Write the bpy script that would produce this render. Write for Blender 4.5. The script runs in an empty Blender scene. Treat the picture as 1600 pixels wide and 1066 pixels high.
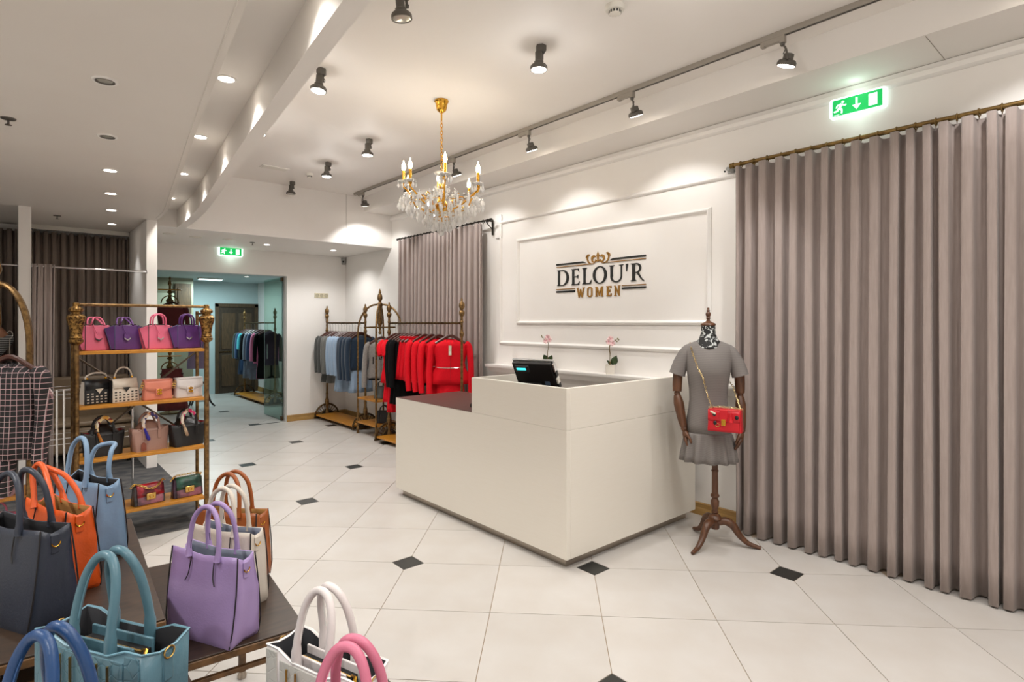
import bpy, bmesh, math, random
from mathutils import Vector, Matrix, Euler
SC = bpy.context.scene
COL = SC.collection
PI = math.pi
R = math.radians
random.seed(7)

# ------------------------------------------------------------ camera, world, exposure
cam_d = bpy.data.cameras.new('camera')
cam = bpy.data.objects.new('camera', cam_d); COL.objects.link(cam)
cam.location = (0, 0, 1.568)
cam.rotation_euler = (PI/2, 0, -0.719)
cam_d.sensor_width = 36.0
cam_d.lens = 889.0/1600*36
cam_d.shift_y = -29.0/1600
cam_d.clip_start = 0.05
SC.camera = cam
w = bpy.data.worlds.new('world'); SC.world = w; w.use_nodes = True
w.node_tree.nodes['Background'].inputs[0].default_value = (1.0, 0.96, 0.9, 1)
w.node_tree.nodes['Background'].inputs[1].default_value = 0.05
SC.view_settings.view_transform = 'Standard'
SC.view_settings.look = 'None'
SC.view_settings.gamma = 1.0
SC.view_settings.use_curve_mapping = False
SC.view_settings.exposure = 0.60
SPOT_W, DOWN_W, TRACK_W, BULB_W = 24.0, 25.0, 12.0, 1.3
SPILL_W = 1.6
WARM = (1.0, 0.972, 0.945)
NEUT = (1.0, 0.985, 0.965)
SC.cycles.max_bounces = 8
SC.cycles.diffuse_bounces = 4
SC.cycles.transmission_bounces = 8
SC.cycles.transparent_max_bounces = 12
SC.cycles.sample_clamp_indirect = 4.0
SC.cycles.caustics_reflective = False
SC.cycles.caustics_refractive = False

# ------------------------------------------------------------ materials
def lin(c):
    o = []
    for v in c[:3]:
        v = v/255.0
        o.append(v/12.92 if v <= 0.04045 else ((v+0.055)/1.055)**2.4)
    return (*o, 1.0)
class N:
    def __init__(s, name):
        s.m = bpy.data.materials.new(name); s.m.use_nodes = True
        s.t = s.m.node_tree; s.b = s.t.nodes['Principled BSDF']
    def n(s, typ, **kw):
        x = s.t.nodes.new(typ)
        for k, v in kw.items():
            if hasattr(x, k): setattr(x, k, v)
        return x
    def l(s, a, b): s.t.links.new(a, b)
MATS = {}
def mat(name, col, rough=0.5, metal=0.0, var=None, bump=None, emit=None, coat=0, rand=0, trans=0, ior=1.45, stretch=None, sheen=0, spec=None):
    """var=(scale, colour2, contrast); bump=(scale, strength); rand = object-random brightness."""
    if name in MATS: return MATS[name]
    g = N(name); b = g.b
    b.inputs['Base Color'].default_value = lin(col)
    b.inputs['Roughness'].default_value = rough
    b.inputs['Metallic'].default_value = metal
    if spec is not None: b.inputs['Specular IOR Level'].default_value = spec
    if coat: b.inputs['Coat Weight'].default_value = coat; b.inputs['Coat Roughness'].default_value = .15
    if sheen: b.inputs['Sheen Weight'].default_value = sheen
    if trans:
        b.inputs['Transmission Weight'].default_value = trans; b.inputs['IOR'].default_value = ior
    if emit:
        b.inputs['Emission Color'].default_value = lin(emit[0]); b.inputs['Emission Strength'].default_value = emit[1]
    src = None; tc = None
    if var or bump or rand:
        tc = g.n('ShaderNodeTexCoord'); mp = g.n('ShaderNodeMapping'); g.l(tc.outputs['Object'], mp.inputs[0])
        if stretch: mp.inputs['Scale'].default_value = stretch
    out = None
    if var:
        nz = g.n('ShaderNodeTexNoise'); nz.inputs['Scale'].default_value = var[0]; nz.inputs['Detail'].default_value = 6
        g.l(mp.outputs[0], nz.inputs[0])
        cr = g.n('ShaderNodeValToRGB'); k = var[2] if len(var) > 2 else .25
        cr.color_ramp.elements[0].position = .5-k; cr.color_ramp.elements[1].position = .5+k
        cr.color_ramp.elements[0].color = lin(var[1]); cr.color_ramp.elements[1].color = lin(col)
        g.l(nz.outputs[0], cr.inputs[0]); out = cr.outputs[0]
    if rand:
        oi = g.n('ShaderNodeObjectInfo'); mr = g.n('ShaderNodeMapRange')
        mr.inputs[3].default_value = 1-rand; mr.inputs[4].default_value = 1+rand
        g.l(oi.outputs['Random'], mr.inputs[0])
        mx = g.n('ShaderNodeHueSaturation')
        if out: g.l(out, mx.inputs['Color'])
        else: mx.inputs['Color'].default_value = lin(col)
        g.l(mr.outputs[0], mx.inputs['Value']); out = mx.outputs[0]
    if out: g.l(out, b.inputs['Base Color'])
    if bump:
        nb = g.n('ShaderNodeTexNoise'); nb.inputs['Scale'].default_value = bump[0]; nb.inputs['Detail'].default_value = 4
        g.l(mp.outputs[0], nb.inputs[0])
        bp = g.n('ShaderNodeBump'); bp.inputs['Strength'].default_value = bump[1]; bp.inputs['Distance'].default_value = .003
        g.l(nb.outputs[0], bp.inputs['Height']); g.l(bp.outputs[0], b.inputs['Normal'])
    MATS[name] = g.m
    return g.m
def stripes(name, base, bands, rough=.8, axes=('X', 'Z'), noise=0):
    """woven check: bands = [(axis index, period, width, colour)] painted over base."""
    if name in MATS: return MATS[name]
    g = N(name); tc = g.n('ShaderNodeTexCoord'); sp = g.n('ShaderNodeSeparateXYZ'); g.l(tc.outputs['Object'], sp.inputs[0])
    cur = None
    for ax, per, wid, colr in bands:
        m1 = g.n('ShaderNodeMath', operation='DIVIDE'); m1.inputs[1].default_value = per; g.l(sp.outputs[ax], m1.inputs[0])
        m2 = g.n('ShaderNodeMath', operation='FRACT'); g.l(m1.outputs[0], m2.inputs[0])
        m3 = g.n('ShaderNodeMath', operation='LESS_THAN'); m3.inputs[1].default_value = wid/per; g.l(m2.outputs[0], m3.inputs[0])
        mx = g.n('ShaderNodeMix', data_type='RGBA')
        g.l(m3.outputs[0], mx.inputs[0])
        if cur: g.l(cur, mx.inputs[6])
        else: mx.inputs[6].default_value = lin(base)
        mx.inputs[7].default_value = lin(colr); cur = mx.outputs[2]
    g.l(cur, g.b.inputs['Base Color']); g.b.inputs['Roughness'].default_value = rough
    MATS[name] = g.m; return g.m

PAINT = mat('paint_white', (239, 236, 232), .55, var=(3, (236, 232, 227), .3), bump=(220, .05))
CEILP = mat('paint_ceiling', (239, 235, 230), .6, var=(2, (236, 231, 225), .3))
CEILL = mat('paint_ceiling_grey', (230, 225, 218), .6, var=(2, (226, 220, 212), .3))
TRIM = mat('trim_white', (241, 238, 234), .4)
COOLTINT = mat('backroom_cool_light_tint', (196, 212, 212), .6, var=(3, (190, 206, 206), .3))  # cool lamplight of the room beyond, tinted into its wall and ceiling colour
TILE = mat('stone_tile', (200, 197, 193), .32, var=(3.5, (188, 181, 173), .35), bump=(60, .04), rand=.035)
TBLK = mat('black_tile', (44, 45, 43), .35, var=(30, (34, 35, 33), .3))
GROUT = mat('grout', (168, 150, 128), .8)
OAK = mat('oak_base', (178, 142, 84), .45, var=(9, (150, 112, 58), .3), stretch=(1, 1, 9))
LAM = mat('desk_laminate', (230, 225, 215), .32, var=(14, (227, 221, 209), .3), stretch=(.4, .4, 14))
WENGE = mat('desk_dark_wood', (84, 58, 52), .4, var=(24, (62, 42, 38), .3), stretch=(7, .6, 1))
STEEL = mat('brushed_steel', (176, 166, 154), .3, 1.0)
CHROME = mat('chrome', (215, 215, 215), .12, 1.0)
BRASS = mat('antique_brass', (150, 118, 74), .38, .8, var=(40, (84, 62, 38), .22), bump=(90, .25))
BRASSC = mat('carved_brass', (172, 132, 72), .4, .8, var=(70, (60, 40, 22), .12), bump=(110, .9))
BRASSD = mat('dark_brass', (108, 86, 54), .42, .8, var=(50, (50, 36, 22), .2))
GOLD = mat('gold', (226, 170, 66), .18, 1.0)
GOLDS = mat('soft_gold', (206, 168, 96), .3, 1.0)
HONEY = mat('honey_wood', (204, 142, 46), .42, var=(10, (172, 108, 28), .3), stretch=(2, 14, 14))
HONEYY = mat('honey_wood_cart', (196, 136, 48), .42, var=(10, (160, 100, 28), .3), stretch=(14, 2, 14))
TABLEW = mat('table_dark_wood', (68, 50, 36), .42, var=(9, (38, 29, 21), .28), stretch=(1.2, 7, 1))
TABLEE = mat('table_edge', (128, 92, 56), .5, var=(30, (70, 50, 30), .25))
MANW = mat('mannequin_wood', (106, 66, 40), .38, var=(16, (60, 37, 22), .3), stretch=(3, 3, .7))
DARKM = mat('graphite_metal', (96, 92, 86), .45, .35)
TRACKM = mat('track_grey', (158, 151, 141), .5, .2)
BLACK = mat('black_plastic', (18, 18, 19), .35)
BLACKL = mat('black_leather', (24, 24, 26), .42, bump=(120, .3))
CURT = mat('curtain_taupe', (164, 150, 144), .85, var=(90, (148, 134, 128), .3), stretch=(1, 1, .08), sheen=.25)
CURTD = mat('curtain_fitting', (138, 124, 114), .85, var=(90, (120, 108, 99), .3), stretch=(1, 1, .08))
LAMPON = mat('lamp_lit', (255, 255, 255), .4, emit=((255, 244, 230), 14.0))
LAMPOFF = mat('lamp_unlit', (196, 196, 186), .15, .3)
GLASSG = mat('green_glass', (196, 222, 212), .02, trans=1.0, ior=1.15)
PLAST = mat('white_plastic', (226, 222, 212), .4)

# ------------------------------------------------------------ mesh helpers
class MB:
    def __init__(s): s.v = []; s.f = []; s.mi = []; s.sm = True
    def add(s, vs, fs, M=None, mi=0):
        o = len(s.v)
        s.v += [tuple(M @ Vector(p)) if M is not None else tuple(p) for p in vs]
        s.f += [tuple(i+o for i in f) for f in fs]; s.mi += [mi]*len(fs)
        return s
    def box(s, x0, x1, y0, y1, z0, z1, M=None, mi=0):
        vs = [(x, y, z) for z in (z0, z1) for y in (y0, y1) for x in (x0, x1)]
        return s.add(vs, [(0,2,3,1),(4,5,7,6),(0,1,5,4),(2,6,7,3),(0,4,6,2),(1,3,7,5)], M, mi)
    def loft(s, rings, caps=(True, True), closed=True, M=None, mi=0, loop=False):
        n = len(rings[0]); vs = [p for r in rings for p in r]; fs = []
        m = len(rings)
        for i in range(m if loop else m-1):
            k = (i+1) % m
            for j in range(n if closed else n-1):
                q = (j+1) % n
                fs.append((i*n+j, i*n+q, k*n+q, k*n+j))
        if closed and not loop:
            if caps[0]: fs.append(tuple(range(n-1, -1, -1)))
            if caps[1]: fs.append(tuple((m-1)*n+j for j in range(n)))
        return s.add(vs, fs, M, mi)
    def tube(s, pts, r, n=8, M=None, mi=0, closed=False, flat=1.0, caps=(True, True)):
        pts = [Vector(p) for p in pts]; m = len(pts)
        rr = r if isinstance(r, (list, tuple)) else [r]*m
        rings = []; up = None
        for i, p in enumerate(pts):
            a = pts[(i-1) % m] if (closed or i > 0) else p
            b = pts[(i+1) % m] if (closed or i < m-1) else p
            t = (b-a)
            t = t.normalized() if t.length > 1e-9 else Vector((0, 0, 1))
            if up is None:
                up = Vector((0, 0, 1)) if abs(t.z) < .9 else Vector((1, 0, 0))
            up = (up - t*up.dot(t))
            up = up.normalized() if up.length > 1e-6 else t.orthogonal().normalized()
            sd = t.cross(up)
            rings.append([tuple(p + (up*math.cos(2*PI*j/n)*flat + sd*math.sin(2*PI*j/n))*rr[i]) for j in range(n)])
        return s.loft(rings, caps, True, M, mi, loop=closed)
    def lathe(s, prof, n=16, M=None, mi=0):
        rings = [[(r*math.cos(2*PI*j/n), r*math.sin(2*PI*j/n), z) for j in range(n)] for r, z in prof]
        return s.loft(rings, (True, True), True, M, mi)
    def prism(s, poly, h0, h1, M=None, mi=0):
        n = len(poly)
        return s.loft([[(x, y, h0) for x, y in poly], [(x, y, h1) for x, y in poly]], (True, True), True, M, mi)
    def ball(s, c, r, n=10, m=6, M=None, mi=0, sc=(1, 1, 1)):
        prof = []
        rings = []
        for i in range(m+1):
            a = -PI/2 + PI*i/m
            rings.append([(c[0]+sc[0]*r*max(math.cos(a), .02)*math.cos(2*PI*j/n), c[1]+sc[1]*r*max(math.cos(a), .02)*math.sin(2*PI*j/n), c[2]+sc[2]*r*math.sin(a)) for j in range(n)])
        return s.loft(rings, (True, True), True, M, mi)
    def grid(s, fn, nu, nv, M=None, mi=0):
        vs = [fn(i/nu, j/nv) for j in range(nv+1) for i in range(nu+1)]
        fs = [(j*(nu+1)+i, j*(nu+1)+i+1, (j+1)*(nu+1)+i+1, (j+1)*(nu+1)+i) for j in range(nv) for i in range(nu)]
        return s.add(vs, fs, M, mi)
    def mesh(s, name, mats, ang=40, smooth=True):
        me = bpy.data.meshes.new(name); me.from_pydata(s.v, [], s.f)
        mats = mats if isinstance(mats, (list, tuple)) else [mats]
        for m in mats: me.materials.append(m)
        if len(mats) > 1: me.polygons.foreach_set('material_index', s.mi)
        bm = bmesh.new(); bm.from_mesh(me); bmesh.ops.recalc_face_normals(bm, faces=bm.faces); bm.to_mesh(me); bm.free()
        if smooth:
            me.shade_smooth()
            me.set_sharp_from_angle(angle=R(ang))
        me.update()
        return me
    def build(s, name, mats, parent=None, bevel=0, solid=0, ang=40, loc=None, rot=None, smooth=True, seg=2, solid_mat=None):
        o = bpy.data.objects.new(name, s.mesh(name, mats, ang, smooth)); COL.objects.link(o)
        if parent: o.parent = parent
        if loc: o.location = loc
        if rot: o.rotation_euler = rot
        if solid:
            md = o.modifiers.new('solid', 'SOLIDIFY'); md.thickness = solid; md.offset = -1
            if solid_mat is not None: md.material_offset = solid_mat; md.material_offset_rim = 0
        if bevel:
            md = o.modifiers.new('bevel', 'BEVEL'); md.width = bevel; md.segments = seg; md.limit_method = 'ANGLE'; md.angle_limit = R(40)
        return o
def tag(o, label, cat, group=None, kind=None):
    if label: o['label'] = label
    if cat: o['category'] = cat
    if group: o['group'] = group
    if kind: o['kind'] = kind
    return o
def thing(name, label, cat, loc=(0, 0, 0), rz=0, group=None, rot=None):
    o = bpy.data.objects.new(name, None); COL.objects.link(o)
    o.empty_display_size = .05
    o.location = loc; o.rotation_euler = rot if rot else (0, 0, rz)
    return tag(o, label, cat, group)
def struct(name, mb, m, parent=None, bevel=0, **k):
    o = mb.build(name, m, parent, bevel, **k)
    if parent is None: o['kind'] = 'structure'
    return o
def link(name, me, parent=None, loc=None, rot=None, scale=None):
    o = bpy.data.objects.new(name, me); COL.objects.link(o)
    if parent: o.parent = parent
    if loc: o.location = loc
    if rot: o.rotation_euler = rot
    if scale: o.scale = scale
    return o
def dup(root, loc, rz=None, label=None, group=None, rot=None):
    r = root.copy(); COL.objects.link(r); r.location = loc
    if rz is not None: r.rotation_euler = (0, 0, rz)
    if rot is not None: r.rotation_euler = rot
    if label: r['label'] = label
    if group: r['group'] = group
    for ch in list(root.children):
        c = ch.copy(); COL.objects.link(c); c.parent = r
        for g in list(ch.children):
            d = g.copy(); COL.objects.link(d); d.parent = c
    return r
def T(x, y, z): return Matrix.Translation((x, y, z))
def RX(a): return Matrix.Rotation(a, 4, 'X')
def RY(a): return Matrix.Rotation(a, 4, 'Y')
def RZ(a): return Matrix.Rotation(a, 4, 'Z')
def arc(c, r, a0, a1, n, plane='xz'):
    o = []
    for i in range(n+1):
        a = a0+(a1-a0)*i/n; x = r*math.cos(a); y = r*math.sin(a)
        o.append((c[0]+x, c[1], c[2]+y) if plane == 'xz' else ((c[0]+x, c[1]+y, c[2]) if plane == 'xy' else (c[0], c[1]+x, c[2]+y)))
    return o
def smooth_path(pts, k=6):
    P = [Vector(p) for p in pts]; out = []
    for i in range(len(P)-1):
        p0 = P[max(i-1, 0)]; p1 = P[i]; p2 = P[i+1]; p3 = P[min(i+2, len(P)-1)]
        for j in range(k):
            t = j/k
            out.append(.5*((2*p1)+(p2-p0)*t+(2*p0-5*p1+4*p2-p3)*t*t+(3*p1-p0-3*p2+p3)*t**3))
    out.append(P[-1]); return out
def interp(tab, x):
    if x <= tab[0][0]:
        a, b = tab[0], tab[1]
    elif x >= tab[-1][0]:
        a, b = tab[-2], tab[-1]
    else:
        for i in range(len(tab)-1):
            if tab[i][0] <= x <= tab[i+1][0]: a, b = tab[i], tab[i+1]; break
    return a[1]+(b[1]-a[1])*(x-a[0])/(b[0]-a[0])
def spot_light(parent, loc, target, watts, angle, blend=.4, col=WARM, radius=.04):
    d = bpy.data.lights.new('spot', 'SPOT'); d.energy = watts; d.spot_size = R(angle); d.spot_blend = blend; d.color = col; d.shadow_soft_size = radius
    o = bpy.data.objects.new('spot_beam', d); COL.objects.link(o)
    v = Vector(target)-Vector(loc)
    o.rotation_euler = v.to_track_quat('-Z', 'Y').to_euler(); o.location = loc
    if parent: o.parent = parent
    return o
def point_light(parent, loc, watts, col=WARM, radius=.03):
    d = bpy.data.lights.new('bulb', 'POINT'); d.energy = watts; d.color = col; d.shadow_soft_size = radius
    o = bpy.data.objects.new('bulb_light', d); COL.objects.link(o); o.location = loc
    if parent: o.parent = parent
    return o

# ------------------------------------------------------------ the room
XW, YF, ZC, ZL, ZS, YB, XD = 4.22, 9.1, 3.36, 2.67, 3.15, 7.53, 3.77
XL, YN = -3.4, -3.4
OX0, OX1, OZ = 1.2, 3.24, 2.30          # shop door opening in the far wall
YR = 13.7                                # end wall of the room beyond
# floor: grout bed, stone tiles laid diagonally, black inserts
fl = struct('floor', MB().box(XL, XW+.1, YN, YR+.2, -.06, -.004), GROUT)
U0, V0, TS, CL, GAP = 3.66, -.2766, .6, .105, .0022
def uv2xy(u, v): return ((u-v)/2**.5, (u+v)/2**.5)
def tile_poly(i, j):
    """cell (i..i+1, j..j+1): square with the corner at the even/even node cut off."""
    ei = i if i % 2 == 0 else i+1; ej = j if j % 2 == 0 else j+1
    pts = []
    for (a, b) in ((i, j), (i+1, j), (i+1, j+1), (i, j+1)):
        u = U0+TS*a; v = V0+TS*b
        du = GAP if a == i else -GAP; dv = GAP if b == j else -GAP
        if (a, b) == (ei, ej):
            su = 1 if a == i else -1; sv = 1 if b == j else -1
            p1 = (u+du, v+sv*(CL+GAP)); p2 = (u+su*(CL+GAP), v+dv)
            pts += [p1, p2] if (a == i) == (b == j) else [p2, p1]
        else: pts.append((u+du, v+dv))
    return [uv2xy(*p) for p in pts]
def in_frame(x, y):
    D = x*math.sin(.719)+y*math.cos(.719); L = x*math.cos(.719)-y*math.sin(.719)
    if D < 1: return False
    px = 800+889*L/D; py = 504+889*1.568/D
    return -60 < px < 1660 and py < 1120
rest = MB(); restb = MB()
tile_mesh = {}
for i in range(-14, 24):
    for j in range(-14, 22):
        cx, cy = uv2xy(U0+TS*(i+.5), V0+TS*(j+.5))
        if not (XL+.1 < cx < XW+.25 and YN+.1 < cy < YR+.3): continue
        key = (i % 2, j % 2)
        if in_frame(cx, cy) and cy < 9.4:
            if key not in tile_mesh:
                mb = MB(); mb.prism([(x-cx, y-cy) for x, y in tile_poly(i, j)], -.012, 0); tile_mesh[key] = mb.mesh('tile', TILE, smooth=False)
            link('tile', tile_mesh[key], fl, (cx, cy, 0))
        else: rest.prism(tile_poly(i, j), -.012, 0)
ins_mesh = None
for i in range(-14, 26, 2):
    for j in range(-14, 24, 2):
        x, y = uv2xy(U0+TS*i, V0+TS*j)
        if not (XL+.1 < x < XW+.1 and YN+.1 < y < YR+.1): continue
        a = CL-GAP
        poly = [uv2xy(a, 0), uv2xy(0, a), uv2xy(-a, 0), uv2xy(0, -a)]
        if in_frame(x, y):
            if ins_mesh is None: ins_mesh = MB().prism(poly, -.012, 0).mesh('insert_tile', TBLK, smooth=False)
            link('insert_tile', ins_mesh, fl, (x, y, 0))
        else: restb.prism([(x+p, y+q) for p, q in poly], -.012, 0)
o = rest.build('outlying_tiles', TILE, fl, smooth=False); o['kind'] = 'stuff'
o = restb.build('outlying_insert_tiles', TBLK, fl, smooth=False); o['kind'] = 'stuff'

struct('wall_right', MB().box(XW, XW+.15, YN, YR, 0, ZC+.1), PAINT)
fw = MB(); fw.box(XL, OX0, YF, YF+.16, 0, ZL); fw.box(OX1, XW, YF, YF+.16, 0, ZL); fw.box(OX0, OX1, YF, YF+.16, OZ, ZL)
struct('wall_far', fw, PAINT)
struct('wall_left', MB().box(XL-.15, XL, YN, YR, 0, ZC+.1), PAINT)
struct('wall_back', MB().box(XL, XW, YN-.15, YN, 0, ZC+.1), PAINT)
struct('wall_backroom_end', MB().box(XL, XW, YR, YR+.15, 0, 2.7), COOLTINT)
struct('wall_backroom_left', MB().box(.3, .42, YF+.16, YR, 0, 2.6), COOLTINT)
struct('ceiling_backroom', MB().box(XL, XW, YF+.16, YR, 2.46, 2.56), COOLTINT)
# main ceiling and its dropped side strip over the curtains
struct('ceiling', MB().box(.2, XW+.15, YN, YB+.1, ZC, ZC+.1), CEILP)
sd = struct('ceiling_side_strip', MB().box(XD, XW, YN, YB, ZS, ZC), CEILP)
cm = MB()
prof = [(0, 0), (.012, -.004), (.018, -.03), (.03, -.04), (.03, -.07), (.012, -.085), (0, -.085)]
cm.loft([[(XW-.0-x*1.0, y, ZS+z) for x, z in prof] for y in (YN, YB)], (True, True))
struct('trim_1', cm, TRIM)
MB().box(-.0008, .0008, -.0016, .0016, 0, .45).build('hatch_seam', mat('seam', (150, 142, 132), .8), sd, loc=(XD+.02, .86, ZS-.0008), rot=(0, R(90), 0))
# curved downstand between the high and the low ceiling
INN = [(-3.4, .36), (1.843, .846), (2.237, .887), (2.889, .961), (4.14, 1.103), (5.213, 1.23), (6.2, 1.345), (6.801, 1.392), (7.53, 1.425)]
ys = [YN+(YB-YN)*i/44 for i in range(45)]
bmm = MB(); rings = []
for y in ys:
    x = interp(INN, y); wd = .082+.008*max(0, (y-5)/2.5)
    rings.append([(x, y, ZL), (x+wd, y, ZL), (x+wd, y, ZC+.01), (x, y, ZC+.01)])
bmm.loft(rings)
struct('ceiling_curved_beam', bmm, CEILP, ang=30)
EDGE = [(-3.4, .0), (2.056, .602), (3.25, .74), (6.481, 1.144), (7.1, 1.165)]
lo = MB(); rings = []
for y in [YN, -1, .5, 2.056, 3.25, 5, 6.481, 7.1]:
    x = interp(EDGE, y); rings.append([(XL, y, ZL), (x, y, ZL), (x, y, ZL+.05), (XL, y, ZL+.05)])
lo.loft(rings); lo.box(XL, 1.165, 7.1, YF, ZL, ZL+.05)
lowc = struct('ceiling_low', lo, CEILL, ang=30)
lip = MB(); lip.tube([(interp(EDGE, y)-.03, y, ZL-.001) for y in ys if y < 7.05], .0035, 4)
lip.build('edge_bead', CEILL, lowc)
sl = MB(); rings = []
for y in ys:
    rings.append([(interp(EDGE, y)-.12, y, 2.875), (interp(INN, y)+.04, y, 2.875), (interp(INN, y)+.04, y, 2.93), (interp(EDGE, y)-.12, y, 2.93)])
sl.loft(rings)
sl.loft([[(interp(EDGE, y)-.12, y, ZL+.05), (interp(EDGE, y)-.11, y, ZL+.05), (interp(EDGE, y)-.11, y, 2.88), (interp(EDGE, y)-.12, y, 2.88)] for y in ys])
struct('ceiling_light_slot', sl, CEILP, ang=30)
bk = MB(); bk.box(1.165, XW, YB, YB+.08, ZL, ZC); bk.box(XL, 1.165, YB, YB+.08, ZL+.05, ZC)
bkh = struct('wall_bulkhead', bk, PAINT)
MB().box(-.002, .002, -.0015, .0015, 0, ZC-ZL).build('panel_joint', mat('seam', (150, 142, 132), .8), bkh, loc=(3.504, YB-.001, ZL))
struct('ceiling_soffit', MB().box(1.165, XW, YB+.08, YF, ZL, ZL+.05), CEILP)
# skirting boards
def skirting(name, pts):
    pr = [(0, 0), (.018, 0), (.018, .055), (.014, .06), (.016, .066), (.010, .085), (.012, .092), (0, .1)]
    mb = MB()
    for (x0, y0), (x1, y1) in zip(pts[:-1], pts[1:]):
        d = Vector((x1-x0, y1-y0, 0)).normalized(); nrm = Vector((-d.y, d.x, 0))
        mb.loft([[(x+nrm.x*a, y+nrm.y*a, b) for a, b in pr] for x, y in ((x0, y0), (x1, y1))])
    return struct(name, mb, OAK)
skirting('baseboard_right', [(XW, YN), (XW, YF)])
skirting('baseboard_far', [(XW, YF), (OX1, YF)])
skirting('baseboard_backroom', [(XW, YF+.16), (XW, YR)])
# picture-frame mouldings and the ledge on the right wall
PRF = [(0, 0), (.010, 0), (.014, .006), (.022, .012), (.026, .022), (.020, .032), (.010, .036), (0, .04)]
def frame(name, y0, y1, z0, z1, grow=1.0):
    mb = MB(); parts = []
    for (a, b) in (((y1, z0), (y0, z0)), ((y0, z0), (y0, z1)), ((y0, z1), (y1, z1)), ((y1, z1), (y1, z0))):
        d = Vector((0, b[0]-a[0], b[1]-a[1])).normalized()
        inn = Vector((0, (y0+y1)/2, (z0+z1)/2))
        nr = Vector((0, -d.z, d.y))
        mid = Vector((0, (a[0]+b[0])/2, (a[1]+b[1])/2))
        if nr.dot(inn-mid) < 0: nr = -nr
        rg = []
        for p, sgn in ((a, 1), (b, -1)):
            rg.append([(XW-q*grow, p[0]+nr.y*t*grow+d.y*t*sgn*grow, p[1]+nr.z*t*grow+d.z*t*sgn*grow) for q, t in PRF])
        parts.append(rg)
    m2 = MB()
    for rg in parts: m2.loft(rg)
    return struct(name, m2, TRIM)
frame('trim_2', 2.13, 5.03, 1.315, 2.735)
frame('trim_3', 2.385, 4.735, 1.545, 2.495)
lg = MB(); lp = [(0, 0), (.10, 0), (.105, .012), (.135, .018), (.14, .03), (.14, .046), (0, .046)]
lg.loft([[(XW-a, y, 1.045+b-.0) for a, b in [(0, -.05), (.05, -.045), (.09, -.01)]+lp[1:]] for y in (2.12, 5.14)])
struct('trim_4', lg, TRIM)

# ------------------------------------------------------------ ceiling lights
def lens_mat(on): return LAMPON if on else LAMPOFF
_sp = {}
def spot_meshes():
    if _sp: return _sp
    mb = MB(); mb.lathe([(.036, 0), (.036, -.034), (.026, -.046)], 6); _sp['canopy'] = mb.mesh('canopy', DARKM)
    mb = MB(); mb.tube([(.012, 0, -.04), (.012, 0, -.085)], .008, 6); mb.tube([(.012, .014, -.05), (.034, .016, -.062), (.03, .012, -.08), (.012, .008, -.088)], .0035, 5); _sp['stem'] = mb.mesh('stem', DARKM)
    mb = MB(); mb.lathe([(.022, .09), (.024, .086), (.024, .03), (.031, .026), (.031, .006), (.02, 0)], 14); _sp['body'] = mb.mesh('driver_body', DARKM)
    mb = MB(); prof = [(.03, .02), (.05, .014), (.056, .004), (.056, -.016), (.049, -.016), (.047, -.004), (.03, .012)]
    mb.loft([[(r*math.cos(2*PI*j/24), r*math.sin(2*PI*j/24), z) for j in range(24)] for r, z in prof], (False, False), loop=True); _sp['ring'] = mb.mesh('lamp_ring', DARKM)
    for on in (True, False):
        mb = MB(); mb.lathe([(.046, 0), (.047, -.009), (.03, -.012), (.001, -.0125)], 20); _sp['lens%d' % on] = mb.mesh('lens', lens_mat(on))
    return _sp
def ceiling_spot(x, y, label, on=True, tilt=(0, 0), dxy=(-.02, 0), watts=None, group='ceiling spotlights'):
    s = spot_meshes()
    t = thing('ceiling_spotlight', label, 'spotlight', (x, y, ZC), 0, group)
    link('canopy', s['canopy'], t); link('stem', s['stem'], t)
    hd = Euler((tilt[0], tilt[1], 0))
    b = link('lamp_body', s['body'], t, (dxy[0], dxy[1], -.135), hd)
    link('lamp_ring', s['ring'], b, (0, 0, -.012))
    l = link('lens', s['lens%d' % on], b, (0, 0, -.018))
    if on:
        v = hd.to_matrix() @ Vector((0, 0, -1))
        p = Vector((dxy[0], dxy[1], -.135)) + v*.05
        spot_light(t, p, p+v, watts or SPOT_W, 158, 1.0, WARM, .045)
        point_light(t, p+v*.03, SPILL_W, WARM, .045)
    return t
ceiling_spot(1.585, 2.69, 'unlit grey spotlight hanging from the ceiling at the top edge', False, (0, -.12))
ceiling_spot(2.569, 2.65, 'lit grey ceiling spotlight right of the chandelier mount')
ceiling_spot(1.635, 3.915, 'lit grey ceiling spotlight beside the curved white beam', tilt=(0, .1))
ceiling_spot(2.617, 5.11, 'lit grey ceiling spotlight just left of the chandelier chain', watts=SPOT_W*1.6)
ceiling_spot(2.649, 6.15, 'lit grey ceiling spotlight beside the small ceiling sensor', watts=SPOT_W*2.6)
ceiling_spot(2.667, 7.29, 'unlit grey ceiling spotlight nearest the far bulkhead', False)
ceiling_spot(1.62, 5.15, 'lit spotlight half hidden behind the curved white beam', tilt=(0, .1), watts=SPOT_W*1.5)
for k, (x, y) in enumerate([(1.6, 1.45), (2.6, 1.45), (1.6, .2), (2.6, .2), (1.6, -1.1), (2.6, -1.1), (1.6, -2.4), (2.6, -2.4)]):
    ceiling_spot(x, y, 'lit grey ceiling spotlight in the front part of the shop', watts=SPOT_W*1.45, group='ceiling spotlights behind the camera')

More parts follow.
